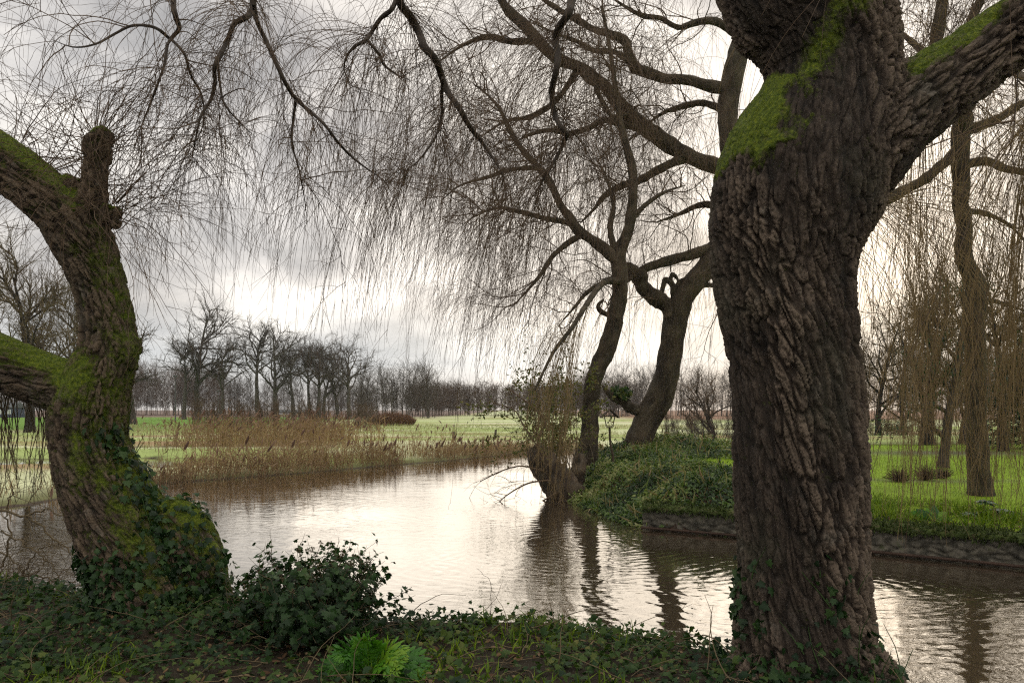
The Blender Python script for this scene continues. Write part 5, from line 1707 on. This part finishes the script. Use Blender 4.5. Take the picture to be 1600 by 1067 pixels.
def build_green_plant():
    """fresh light-green plant with deeply cut leaves in front of the ivy bush"""
    rg = R_(151)
    Y = 4.95
    b = stand_on(575, 1035, Y)
    w = thing('green_plant', b, 'bright fresh green plant with deeply cut feathery leaves beside the ivy bush', 'plant')
    spec = [(-1.0, .8, .30), (-.75, .35, .30), (-.35, .75, .34), (.1, .9, .30), (.5, .8, .34), (.9, .5, .38), (1.0, .2, .36), (.65, -.1, .30), (.2, -.3, .28), (-.4, -.2, .28), (-.8, -.05, .24), (.35, .35, .32), (-.1, .3, .26), (1.1, .6, .30), (-.55, .6, .22), (.0, -.5, .24)]
    for dx, up, L in spec:
        g = Geo()
        d = np.array([dx, rg.uniform(-.55, .15), .35 + up * .8])
        Q = strands(rg, (b + np.array([dx * .03, 0, .0]))[None], d[None], L * rg.uniform(.9, 1.1), 14, .26, .03)[0]
        V, F = tubes(Q[None], np.linspace(.005, .0015, 15)[None], 5)
        tn = float(np.clip(rg.normal(.42, .2), 0, 1))
        g.add(V, F, tint=np.full(len(V), min(1, tn + .3)))
        T = nrm(np.gradient(Q, axis=0))
        up_ = np.array([0, -.5, .9])
        for i in range(3, 15):
            t = i / 14
            ln = L * .33 * math.sin(math.pi * min(.97, .18 + .80 * t)) + .015
            for sgn in (-1, 1):
                sd = nrm(np.cross(T[i], up_)) * sgn
                nv = nrm(np.cross(T[i], sd) * sgn * -1 + rg.normal(0, .25, 3))
                dirn = nrm(sd * .8 + T[i] * .7 + np.array([0, 0, -.1]))
                # one jagged leaflet: several overlapping lobes
                m = 5
                u = np.linspace(.0, .75, m)
                pos = Q[i] + dirn[None] * (u * ln)[:, None]
                sp = np.stack([dirn + np.cross(nv, dirn) * (rg.uniform(.35, .8) * (1 if q % 2 else -1)) for q in range(m)])
                sp[-1] = dirn
                leaves(rg, pos, np.tile(nv, (m, 1)), ln * np.array([.55, .6, .6, .55, .5]), OVAL, spin=sp * 3, lean=.12, tint=np.clip(tn + rg.normal(0, .1, m) + .3 * (t > .8), 0, 1), geo=g)
        g.obj('leaf', M['fern'], w)


def build_brush():
    """bare brush standing in the water on the left"""
    rg = R_(161)
    w = thing('bare_shrub', (-7.2, 9.7, 0), 'dead leafless brushwood standing in the water beside the leaning willow', 'shrub')
    g = Geo()
    lims = [[(-40, 770, 4.4), (10, 800, 4), (45, 808, 3.6), (80, 838, 3.2), (120, 870, 2.4), (150, 900, 1.5)], [(-30, 800, 3), (0, 828, 2.6), (40, 850, 2.4), (75, 875, 2), (95, 905, 1.4)], [(40, 806, 3), (70, 795, 2.6), (100, 805, 2.2), (140, 812, 1.5)],
            [(-20, 930, 4), (5, 880, 3.4), (15, 840, 3), (10, 800, 2.4), (20, 770, 1.6)], [(20, 935, 3), (40, 890, 2.6), (60, 860, 2), (95, 850, 1.4)], [(0, 935, 3.4), (20, 905, 3), (60, 900, 2.2), (110, 915, 1.4)], [(-60, 900, 3), (-10, 860, 2.6), (25, 880, 2), (60, 930, 1.4)]]
    A = []
    for i, q in enumerate(lims):
        p, r = limb_px([(a, b_, c * .5, .12 * i) for a, b_, c in q], 9.3, 30)
        p += rg.normal(0, .012, p.shape)
        V, F = tubes(p[None], r[None], 6)
        g.add(V, F)
        A.append(p)
    t = twig_level(rg, g, group_pad(A), 120, (.2, .7), .0045, .002, 9, .02, .16, (.4, 1.3), .1, 1.0)
    t2 = twig_level(rg, g, t, 320, (.1, .4), .0028, .0014, 7, .02, .16, (.4, 1.2), .1, 1.0)
    g.obj('branches', M['twig_olive'], w)
    g = Geo()
    n = 130
    x = np.clip(rg.normal(-6.6, .65, n), -7.7, -5.5)
    y = np.clip(rg.normal(9.35, .25, n), 8.9, 9.8)
    Q = strands(rg, np.stack([x, y, np.full(n, -.05)], 1), np.stack([rg.normal(0, .6, n), rg.normal(0, .5, n), np.ones(n)], 1), rg.uniform(.2, .75, n), 9, .08, .16)
    V, F = tubes(Q, taper(n, 10, .004, .0015), 3)
    g.add(V, F)
    twig_level(rg, g, Q, 420, (.08, .35), .0022, .0012, 6, .05, .15, (.4, 1.2), .2, 1.0)
    g.obj('stems', M['twig_dark'], w)


def build_border_plants():
    rg = R_(171)
    # rhododendron by the foot of the tall willow
    Y = 12.7
    b = stand_on(1545, 850, Y)
    w = thing('rhododendron', b, 'rhododendron with whorls of long pale green leaves above the stone wall', 'shrub')
    g, lg = Geo(), Geo()
    heads = [(1515, 832), (1532, 822), (1548, 800), (1560, 795), (1540, 782), (1572, 812), (1552, 838), (1528, 845), (1575, 840), (1518, 800), (1585, 800), (1562, 850)]
    for hx, hy in heads:
        p = W(hx, hy, Y + rg.normal(0, .22))
        q = catmull(np.stack([b + rg.normal(0, .05, 3), (b + p) / 2 + rg.normal(0, .03, 3), p]), 10)
        V, F = tubes(q[None], np.linspace(.009, .005, 10)[None], 5)
        g.add(V, F)
        k = 13
        a = np.arange(k) * 2.4
        sp = np.stack([np.cos(a), np.sin(a), rg.uniform(-.35, .35, k)], 1)
        leaves(rg, np.tile(p, (k, 1)), np.tile([0, 0, 1.], (k, 1)), rg.uniform(.12, .2, k), OVAL, spin=sp * 3, lean=.15, geo=lg)
    g.obj('stems', M['twig_olive'], w)
    lg.obj('foliage', mat_leaf('rhododendron_leaves', [(0.03, 0.075, 0.03), (0.06, 0.13, 0.05), (0.11, 0.19, 0.09)], .3, .6, .5), w)
    # strap leaved clump beside it
    b = stand_on(1462, 825, 12.4)
    n = 10
    a = np.linspace(-.3, math.pi + .2, n)
    o = leaves(rg, np.tile(b, (n, 1)), np.tile([0, -1, .5], (n, 1)), rg.uniform(.22, .40, n), OVAL, spin=np.stack([np.cos(a), -.3 + 0 * a, .25 + np.sin(a)], 1) * 3, lean=.2).obj('leafy_plant', M['fern'])
    tag(o, 'light green broad-leaved plant in the border left of the rhododendron', 'plant')
    # dry brown hummocks on the lawn edge
    for i, (px, py, r, lab) in enumerate([(1405, 748, .21, 'round dry brown shrub on the lawn, nearest the massive trunk'), (1446, 745, .22, 'spreading dry brown shrub, between two other dry shrubs on the lawn'), (1474, 742, .16, 'smallest dry brown shrub on the lawn, beside the thin dark tree')]):
        Yh = 1.55 * FPX / (py - HY)
        b = stand_on(px, py, Yh)
        n = 260
        d = nrm(rg.normal(0, 1, (n, 3)) + np.array([0, 0, .7]))
        d[:, 2] = np.abs(d[:, 2])
        Q = strands(rg, b + d * .03, d * np.array([1, 1, .9]) + np.array([0, 0, .35]), rg.uniform(.55, 1.1, n) * r * 1.7, 6, .02, .10)
        V, F = tubes(Q, taper(n, 7, .0055, .003), 3)
        g = Geo()
        g.add(V, F)
        o = g.obj('dry_shrub', M['twig_red'])
        tag(o, lab, 'shrub', 'dry shrubs on the lawn')
    # evergreen holly-like tree and its thin stem
    Yh = 22.4
    w = thing('holly_tree', stand_on(1474, 728, Yh), 'small evergreen tree with a thin dark stem standing in the lawn', 'tree')
    P, R = curve_trunk(w, [(1473, 732, 10), (1475, 715, 8), (1478, 690, 7), (1482, 650, 7), (1490, 610, 6), (1497, 570, 6), (1502, 535, 5), (1508, 490, 4), (1500, 450, 2)], Yh, M['bark_dark'], 170, 10)
    lims = [[(1478, 685, 4), (1455, 668, 3.4), (1432, 655, 3), (1410, 650, 2)], [(1484, 645, 4), (1455, 632, 3.4), (1430, 640, 2.6), (1400, 632, 2)], [(1490, 612, 4), (1465, 590, 3), (1440, 575, 2)], [(1486, 640, 4), (1515, 620, 3), (1540, 610, 2)], [(1498, 565, 4), (1480, 545, 3), (1462, 535, 2)], [(1497, 575, 4), (1525, 560, 3), (1550, 540, 2)]]
    L = limb_parts(w, lims, Yh, M['bark_dark'], 175, 7)
    g = Geo()
    t = twig_level(rg, g, group_pad([p for p, r in L] + [P[45:]]), 130, (.3, 1.1), .008, .004, 8, .03, .13, (.4, 1.2), .2, 1.0)
    t2 = twig_level(rg, g, t, 300, (.2, .6), .005, .003, 6, .03, .13, (.4, 1.2), .1, 1.0)
    g.obj('twigs', M['twig_dark'], w)
    p, _, _, _ = sample_on(rg, np.concatenate([t, t2[:, np.linspace(0, 6, 9).astype(int)]]), 3600)
    p = p[fbm(p * 1.2, 9, 3) > .47] 
    p = p + rg.normal(0, .06, p.shape)
    leaves(rg, p, np.tile([0, -.3, .8], (len(p), 1)), rg.uniform(.06, .12, len(p)), OVAL, lean=.7).obj('foliage', M['ivy'], w)


build_ivy_bush()
build_green_plant()
build_brush()
build_border_plants()


# ------------------------------------------------------------------ far trees, woods, fields
def bare_tree_geo(seed, H, r0, spread=.42, lean=0.0, n1=13, dense=1.0, fork=.28):
    """trunk and twiggy crown of a leafless tree, standing at the origin"""
    rg = R_(seed)
    tr = Geo()
    P = strands(rg, np.zeros((1, 3)), np.array([[lean, 0, 1.0]]), H * .92, 22, -.01, .035)
    P[:, 0, 2] -= .3
    R = taper(1, 23, r0, r0 * .10, .8)
    R[0, 0] *= 1.35
    lumpy_tube(tr, P[0], R[0], 10, .14, 1.2, seed)
    p, T, t, i = sample_on(rg, P, n1, fork, .93)
    d = side(rg, T, .55, 1.05)
    L = H * spread * (1.05 - .72 * (t - fork) / (1 - fork)) * rg.uniform(.75, 1.15, n1)
    Q1 = strands(rg, p, d, L, 12, -.07, .10)
    V, F = tubes(Q1, taper(n1, 13, r0 * (.50 - .34 * t), r0 * .06), 6)
    tr.add(V, F)
    cr = Geo()
    Q2 = twig_level(rg, cr, np.concatenate([Q1, Q1, P[:, np.linspace(8, 22, 13).astype(int)]]), int(110 * dense), (H * .08, H * .22), r0 * .13, r0 * .03, 9, -.06, .12, (.35, .9), .2, 1.0, k=4)
    Q3 = twig_level(rg, cr, Q2, int(520 * dense), (H * .05, H * .13), r0 * .055, r0 * .022, 7, -.04, .13, (.3, .9), .1, 1.0)
    twig_level(rg, cr, Q3, int(1500 * dense), (H * .03, H * .09), r0 * .024, r0 * .012, 5, -.02, .12, (.3, .9), .1, 1.0)
    return tr, cr


def build_far_trees():
    protos = []
    for i, (sd, sp, fk, n1) in enumerate([(501, .40, .26, 13), (502, .44, .30, 15), (503, .38, .24, 12), (504, .46, .34, 15)]):
        tr, cr = bare_tree_geo(sd, 18.0, .58, sp * 1.12, n1=n1, dense=1.0, fork=fk)
        protos.append((tr.mesh('trunk', M['bark_far']), cr.mesh('crown', M['twig_far'])))
    # photo x, top y, distance, kind, label
    rows = [
        (287, 527, 150, 2, 'short bare tree with low forks, next to the tallest tree of the field row'),
        (309, 474, 152, 0, 'tallest bare tree of the field row, with a straight trunk'),
        (347, 532, 148, 3, 'bare tree with a low spreading crown right of the tallest tree'),
        (404, 508, 150, 1, 'tall bare tree starting the long group after the gap in the row'),
        (432, 512, 146, 0, 'bare tree with a thick straight trunk, second after the gap in the row'),
        (459, 536, 152, 2, 'bare tree with a dark trunk, third after the gap in the row'),
        (485, 540, 158, 1, 'slim bare tree in the crowded middle of the row left of the shed'),
        (499, 532, 150, 3, 'wide bare tree sharing its crown with close neighbours in the crowded middle'),
        (506, 545, 156, 0, 'thin bare tree hidden among close neighbours in the crowded middle'),
        (528, 536, 160, 2, 'upright bare tree just left of the last tree of the row'),
        (546, 534, 150, 3, 'last bare tree of the field row, with a leaning trunk and wide fork'),
    ]
    for i, (px, ty, Y, kd, lab) in enumerate(rows):
        b = stand_on(px, 650, Y)
        top = W(px, ty, Y)[2]
        w = thing('bare_tree', b, lab, 'tree', 'row of bare trees across the field')
        w.rotation_euler[2] = i * 1.9 + .4
        w.scale = ((top - b[2]) / 18.0,) * 3
        for nm, me in zip(('trunk', 'crown'), protos[kd]):
            o = bpy.data.objects.new(nm, me)
            COL.objects.link(o)
            o.parent = w
    # the bigger bare tree behind the leaning willow, and a second further left
    tr, cr = bare_tree_geo(511, 18.0, .50, .40, n1=20, dense=2.0, fork=.2)
    for px, ty, Y, lab, rz in [(47, 395, 66, 'large bare tree seen between the limbs of the leaning pollard willow', .3), (-90, 380, 72, 'large bare tree at the far left edge of the field', 2.0), (118, 430, 88, 'bare tree half hidden behind the trunk of the leaning pollard willow', 4.0)]:
        b = stand_on(px, 660, Y)
        w = thing('bare_tree', b, lab, 'tree', 'large bare trees on the left of the field')
        w.rotation_euler[2] = rz
        w.scale = ((W(px, ty, Y)[2] - b[2]) / 18.0,) * 3
        if rz == .3:
            mt, mc = tr.mesh('trunk', M['bark_mid']), cr.mesh('crown', M['twig_olive'])
        for nm, me in (('trunk', mt), ('crown', mc)):
            o = bpy.data.objects.new(nm, me)
            COL.objects.link(o)
            o.parent = w
    # leaning dark trunk
    rg = R_(520)
    Y = 100
    w = thing('bare_tree', stand_on(208, 660, Y), 'leaning dark tree in the green strip right of the pollard willow', 'tree')
    curve_trunk(w, [(209, 664, 6), (207, 650, 5.4), (203, 620, 5), (200, 595, 4.6), (197, 560, 3.6), (195, 520, 2.4)], Y, M['bark_dark'], 521, 9)
    A = [limb_px(q, Y, 20) for q in ([(200, 598, 3), (188, 590, 2.4), (175, 592, 1.6)], [(201, 602, 3), (215, 594, 2.4), (230, 590, 1.6)], [(197, 565, 2.4), (215, 545, 1.8), (225, 520, 1.2)], [(196, 545, 2), (180, 530, 1.6), (172, 505, 1)])]
    g = Geo()
    for p, r in A:
        v, f = tubes(p[None], r[None], 5)
        g.add(v, f)
    q = twig_level(rg, g, group_pad([p for p, r in A], 20), 60, (.8, 3), .05, .02, 7, -.02, .14, (.4, 1.1), .2, 1.0)
    twig_level(rg, g, q, 240, (.5, 1.8), .025, .015, 6, 0, .14, (.4, 1.1), .2, 1.0)
    g.obj('crown', M['twig_far'], w)
    # bare apple-like tree beside the massive trunk, slender trees on the lawn
    for (px, base, top, Y, sd, r0, sp, fk, lab, nm) in [
        (1121, 672, 575, 40, 531, .16, .62, .10, 'bare many-stemmed orchard tree just left of the massive trunk', 'orchard_tree'),
        (1448, 692, 395, 38, 532, .34, .40, .14, 'grey bare tree standing at the far edge of the lawn by the flood', 'bare_tree'),
        (1372, 690, 470, 58, 535, .24, .46, .12, 'thin bare tree close to the right side of the massive trunk', 'bare_tree'),
        (1412, 688, 500, 64, 536, .22, .50, .10, 'low spreading bare tree on the flooded bank', 'bare_tree'),
        (1506, 690, 430, 50, 537, .30, .48, .12, 'bare tree seen just left of the tall veiled willow', 'bare_tree'),
        (1567, 702, 420, 31, 533, .22, .42, .18, 'bare tree with a thin stem in front of the dark conifer', 'bare_tree'),
        (1640, 700, 380, 36, 534, .30, .42, .16, 'bare tree beside the dark conifer at the edge of the garden', 'bare_tree')]:
        b = stand_on(px, base, Y)
        H = W(px, top, Y)[2] - b[2]
        tr, cr = bare_tree_geo(sd, H, r0, sp, n1=16, dense=1.3 if nm != 'orchard_tree' else .8, fork=fk)
        w = thing(nm, b, lab, 'tree')
        o = tr.obj('trunk', M['bark_dark'] if nm == 'orchard_tree' else M['bark_mid'])
        o.parent = w
        o = cr.obj('crown', M['twig_olive'] if nm != 'orchard_tree' else M['twig_dark'])
        o.parent = w
    # dark conifer
    rg = R_(540)
    Y = 33
    b = stand_on(1612, 700, Y)
    w = thing('conifer', b, 'dense dark evergreen conifer at the right edge of the garden', 'tree')
    g = Geo()
    H = 4.9
    P = np.stack([np.full(20, b[0]), np.full(20, b[1]), np.linspace(b[2] - .2, b[2] + H, 20)], 1)
    lumpy_tube(g, P, np.linspace(.16, .02, 20), 8, .1, 1, 541)
    n = 150
    t = rg.uniform(.04, .97, n)
    a = rg.uniform(0, 2 * math.pi, n)
    Q = strands(rg, np.stack([b[0] + 0 * t, b[1] + 0 * t, b[2] + t * H], 1), np.stack([np.cos(a), np.sin(a), .25 + 0 * a], 1), 2.0 * (1.02 - t) ** .7 * rg.uniform(.7, 1.15, n) + .2, 9, .09, .07)
    V, F = tubes(Q, taper(n, 10, .02, .006), 4)
    g.add(V, F)
    g.obj('trunk', M['bark_dark'], w)
    p, T, _, _ = sample_on(rg, Q, 9000, .15, 1.0)
    p = p + rg.normal(0, .07, p.shape)
    leaves(rg, p, np.tile([0, 0, 1.], (len(p), 1)), rg.uniform(.12, .26, len(p)), LANCE, spin=T * 2 + np.array([0, 0, -.5]), lean=.6).obj('foliage', M['ivy'], w)


def wood_band(name, label, px0, px1, Y0, Y1, hp0, hp1, n, mat, seed, stem=.09, bushy=1.0):
    """a far leafless wood that reads as one mass: many thin stems and upright twigs"""
    rg = R_(seed)
    Y = rg.uniform(Y0, Y1, n)
    px = rg.uniform(px0, px1, n)
    x = (px - HX) / FPX * Y
    cl = fbm(np.stack([x * .035, Y * .02, 0 * x], 1), seed, 3)
    H = (hp0 + (hp1 - hp0) * np.clip((cl - .25) * 2 + rg.normal(0, .22, n), -.4, 1.1)) / FPX * (Y0 + Y1) / 2
    z = np.maximum(ground_z(x, Y), 0) - .2
    P = strands(rg, np.stack([x, Y, z], 1), np.stack([rg.normal(0, .04, n), rg.normal(0, .04, n), np.ones(n)], 1), H, 10, -.01, .02)
    g = Geo()
    sc = Y.mean() / 250
    V, F = tubes(P, taper(n, 11, stem * sc * rg.uniform(.4, 1.25, n), stem * sc * .10), 4)
    g.add(V, F)
    Hm = H.mean()
    Q = twig_level(rg, g, P, int(n * 22 * bushy), (Hm * .14, Hm * .42), .034 * sc, .016 * sc, 6, -.08, .13, (.3, 1.1), .15, 1.0)
    twig_level(rg, g, Q, int(n * 80 * bushy), (Hm * .06, Hm * .2), .022 * sc, .011 * sc, 4, -.05, .13, (.3, 1.0), .1, 1.0)
    o = g.obj(name, mat)
    tag(o, label, 'wood', kind='stuff')


def build_woods():
    f, r = M['twig_far'], M['twig_red']
    wood_band('far_wood', 'straight-stemmed leafless plantation far off on the left', 150, 350, 250, 300, 55, 82, 120, r, 601, .08, 1.3)
    wood_band('far_wood', 'grey leafless wood behind the row of field trees', -120, 690, 260, 330, 30, 58, 330, f, 602, .07, 1.5)
    wood_band('far_wood', 'leafless copse to the right of the field trees', 560, 680, 165, 200, 52, 80, 52, f, 603, .12, 1.6)
    wood_band('far_wood', 'low dark leafless wood beyond the pale field', 640, 1000, 230, 300, 36, 50, 330, r, 604, .07, 1.8)
    wood_band('far_wood', 'thin poplars and scrub behind the stout willow', 900, 1180, 210, 260, 40, 78, 170, f, 605, .10, .9)
    wood_band('far_wood', 'brown leafless wood beyond the flooded meadow on the right', 1150, 2000, 120, 170, 62, 100, 330, r, 606, .10, 1.8)
    wood_band('scrub', 'reddish leafless scrub behind the tall reeds', 300, 590, 62, 84, 26, 46, 110, r, 607, .10, 1.5)
    wood_band('scrub', 'grey leafless scrub at the far end of the garden', 1040, 1160, 46, 56, 22, 46, 60, f, 608, .10, 1.2)
    wood_band('scrub', 'brown leafless scrub on the flooded bank right of the massive trunk', 1335, 1480, 60, 72, 14, 24, 70, r, 609, .09, 1.0)
    wood_band('far_wood', 'leafless wood on the horizon at the far left', -700, 40, 200, 300, 40, 70, 260, f, 610, .12)


def build_small_far_things():
    mw = mat_plain('post_wood', [(0.06, 0.05, 0.04), (0.12, 0.10, 0.08)], 5, .9, .3)
    for i, (px, py, Y, h, lab) in enumerate([(707, 691, 45, .62, 'wooden fence post at the edge of the far reeds'), (773, 684, 50, .6, 'short wooden post in the pale field left of the leafy shrub'), (1034, 690, 43, .6, 'wooden fence post in the rough grass right of the stout willow')]):
        b = stand_on(px, py, Y)
        g = Geo()
        P = np.stack([b + np.array([.01 * k, 0, -.2 + (h + .2) * k / 7]) for k in range(8)])
        lumpy_tube(g, P, np.linspace(.085, .075, 8), 9, .12, 2, 700 + i)
        o = g.obj('fence_post', mw)
        tag(o, lab, 'post', 'fence posts in the fields')
    mm = mat_plain('grey_metal', [(0.06, 0.06, 0.06), (0.10, 0.10, 0.10)], 5, .6, .1)
    for px, top, base, Y, lab in [(274, 588, 662, 112, 'tall thin lamp post on the field path by the reeds'), (341, 611, 650, 165, 'distant lamp post between two bare trees of the row')]:
        b = stand_on(px, base, Y)
        h = W(px, top, Y)[2]
        w = thing('street_lamp', b, lab, 'street lamp', 'lamp posts across the field')
        g = Geo()
        P = np.linspace([b[0], b[1], b[2] - .1], [b[0], b[1], h], 12)
        V, F = tubes(P[None], np.linspace(.11, .07, 12)[None], 8)
        g.add(V, F)
        g.obj('pole', mm, w)
        g = Geo()
        Q = catmull(np.array([[b[0] - .35, b[1], h + .02], [b[0], b[1], h + .10], [b[0] + .35, b[1], h + .02]]), 8)
        V, F = tubes(Q[None], np.array([[.05, .10, .12, .12, .12, .12, .10, .05]]), 8)
        g.add(V, F)
        g.obj('lamp_head', mm, w)
    # two small sheds far away

    def shed(px0, px1, y0, y1, Y, wallm, roofm, lab, nwin):
        x0, x1 = W(px0, 0, Y)[0], W(px1, 0, Y)[0]
        z1 = W(0, y0, Y)[2]
        b = stand_on((px0 + px1) / 2, y1, Y)
        z0 = b[2]
        zw = z0 + (z1 - z0) * .68
        d = 2.2
        w = thing('shed', b, lab, 'shed', 'small buildings across the field')
        g = Geo()
        V = np.array([[x, y, z] for x in (x0, x1) for y in (Y - d, Y + d) for z in (z0 - .1, zw)])
        g.add(V, np.array([[0, 1, 3, 2], [4, 6, 7, 5], [0, 4, 5, 1], [2, 3, 7, 6]]))
        g.obj('wall', wallm, w, False)
        g = Geo()
        e = .25
        V = np.array([[x0 - e, Y - d - e, zw - .02], [x1 + e, Y - d - e, zw - .02], [x1 + e, Y, z1], [x0 - e, Y, z1], [x0 - e, Y + d + e, zw - .02], [x1 + e, Y + d + e, zw - .02],
                      [x0 - e, Y - d - e, zw - .2], [x1 + e, Y - d - e, zw - .2], [x0 - e, Y + d + e, zw - .2], [x1 + e, Y + d + e, zw - .2]])
        g.add(V, np.array([[0, 1, 2, 3], [3, 2, 5, 4], [6, 7, 1, 0], [8, 4, 5, 9], [6, 8, 9, 7]]))
        g.add(V[[0, 3, 4, 8, 6]], np.array([[0, 1, 2], [0, 2, 3], [0, 3, 4]]))
        g.add(V[[1, 2, 5, 9, 7]], np.array([[0, 1, 2], [0, 2, 3], [0, 3, 4]]))
        g.obj('roof', roofm, w, False)
        for k in range(nwin):
            xc = x0 + (x1 - x0) * (k + .5) / nwin
            ww, hh = (x1 - x0) * .11, (zw - z0) * .22
            zc = z0 + (zw - z0) * .55
            g = Geo()
            V = np.array([[xc + sx * ww, Y - d - yy, zc + sz * hh] for yy in (0.0, .06) for sx, sz in ((-1, -1), (1, -1), (1, 1), (-1, 1))])
            g.add(V, np.array([[4, 5, 6, 7], [0, 1, 5, 4], [1, 2, 6, 5], [2, 3, 7, 6], [3, 0, 4, 7]]))
            g.obj('window', mat_plain('white_window', [(0.5, 0.5, 0.5), (0.6, 0.6, 0.6)], 3, .4, 0), w, False)
    blue = mat_plain('blue_boards', [(0.035, 0.045, 0.075), (0.05, 0.065, 0.10)], 4, .8, .2)
    grey = mat_plain('grey_roof', [(0.06, 0.07, 0.075), (0.09, 0.10, 0.10)], 4, .8, .2)
    cream = mat_plain('cream_wall', [(0.40, 0.33, 0.16), (0.48, 0.40, 0.22)], 3, .9, .1)
    shed(469, 486, 640, 648, 225, blue, grey, 'small dark blue shed behind the row of field trees', 1)
    shed(436, 468, 640, 648, 232, cream, grey, 'low cream shed with a grey-green roof behind the row of field trees', 3)
    shed(3, 30, 628, 645, 190, blue, grey, 'dark blue cabin with small white windows at the far left', 2)


build_far_trees()
build_woods()
build_small_far_things()


def build_haze():
    m = bpy.data.materials.new('air')
    m.use_nodes = True
    T = NT(m.node_tree)
    out = T.n('ShaderNodeOutputMaterial')
    v = T.n('ShaderNodeVolumePrincipled', {'Color': (0.97, 0.98, 1.0, 1), 'Density': 0.00022, 'Anisotropy': 0.2})
    T.t.links.new(v.outputs[0], out.inputs['Volume'])
    x0, x1, y0, y1, z0, z1 = -900.0, 900.0, -300.0, 900.0, -4.0, 40.0
    V = np.array([[x, y, z] for x in (x0, x1) for y in (y0, y1) for z in (z0, z1)])
    o = Geo().add(V, np.array([[0, 1, 3, 2], [4, 6, 7, 5], [0, 4, 5, 1], [2, 3, 7, 6], [0, 2, 6, 4], [1, 5, 7, 3]])).obj('haze', m, None, False)
    o['kind'] = 'stuff'


build_haze()
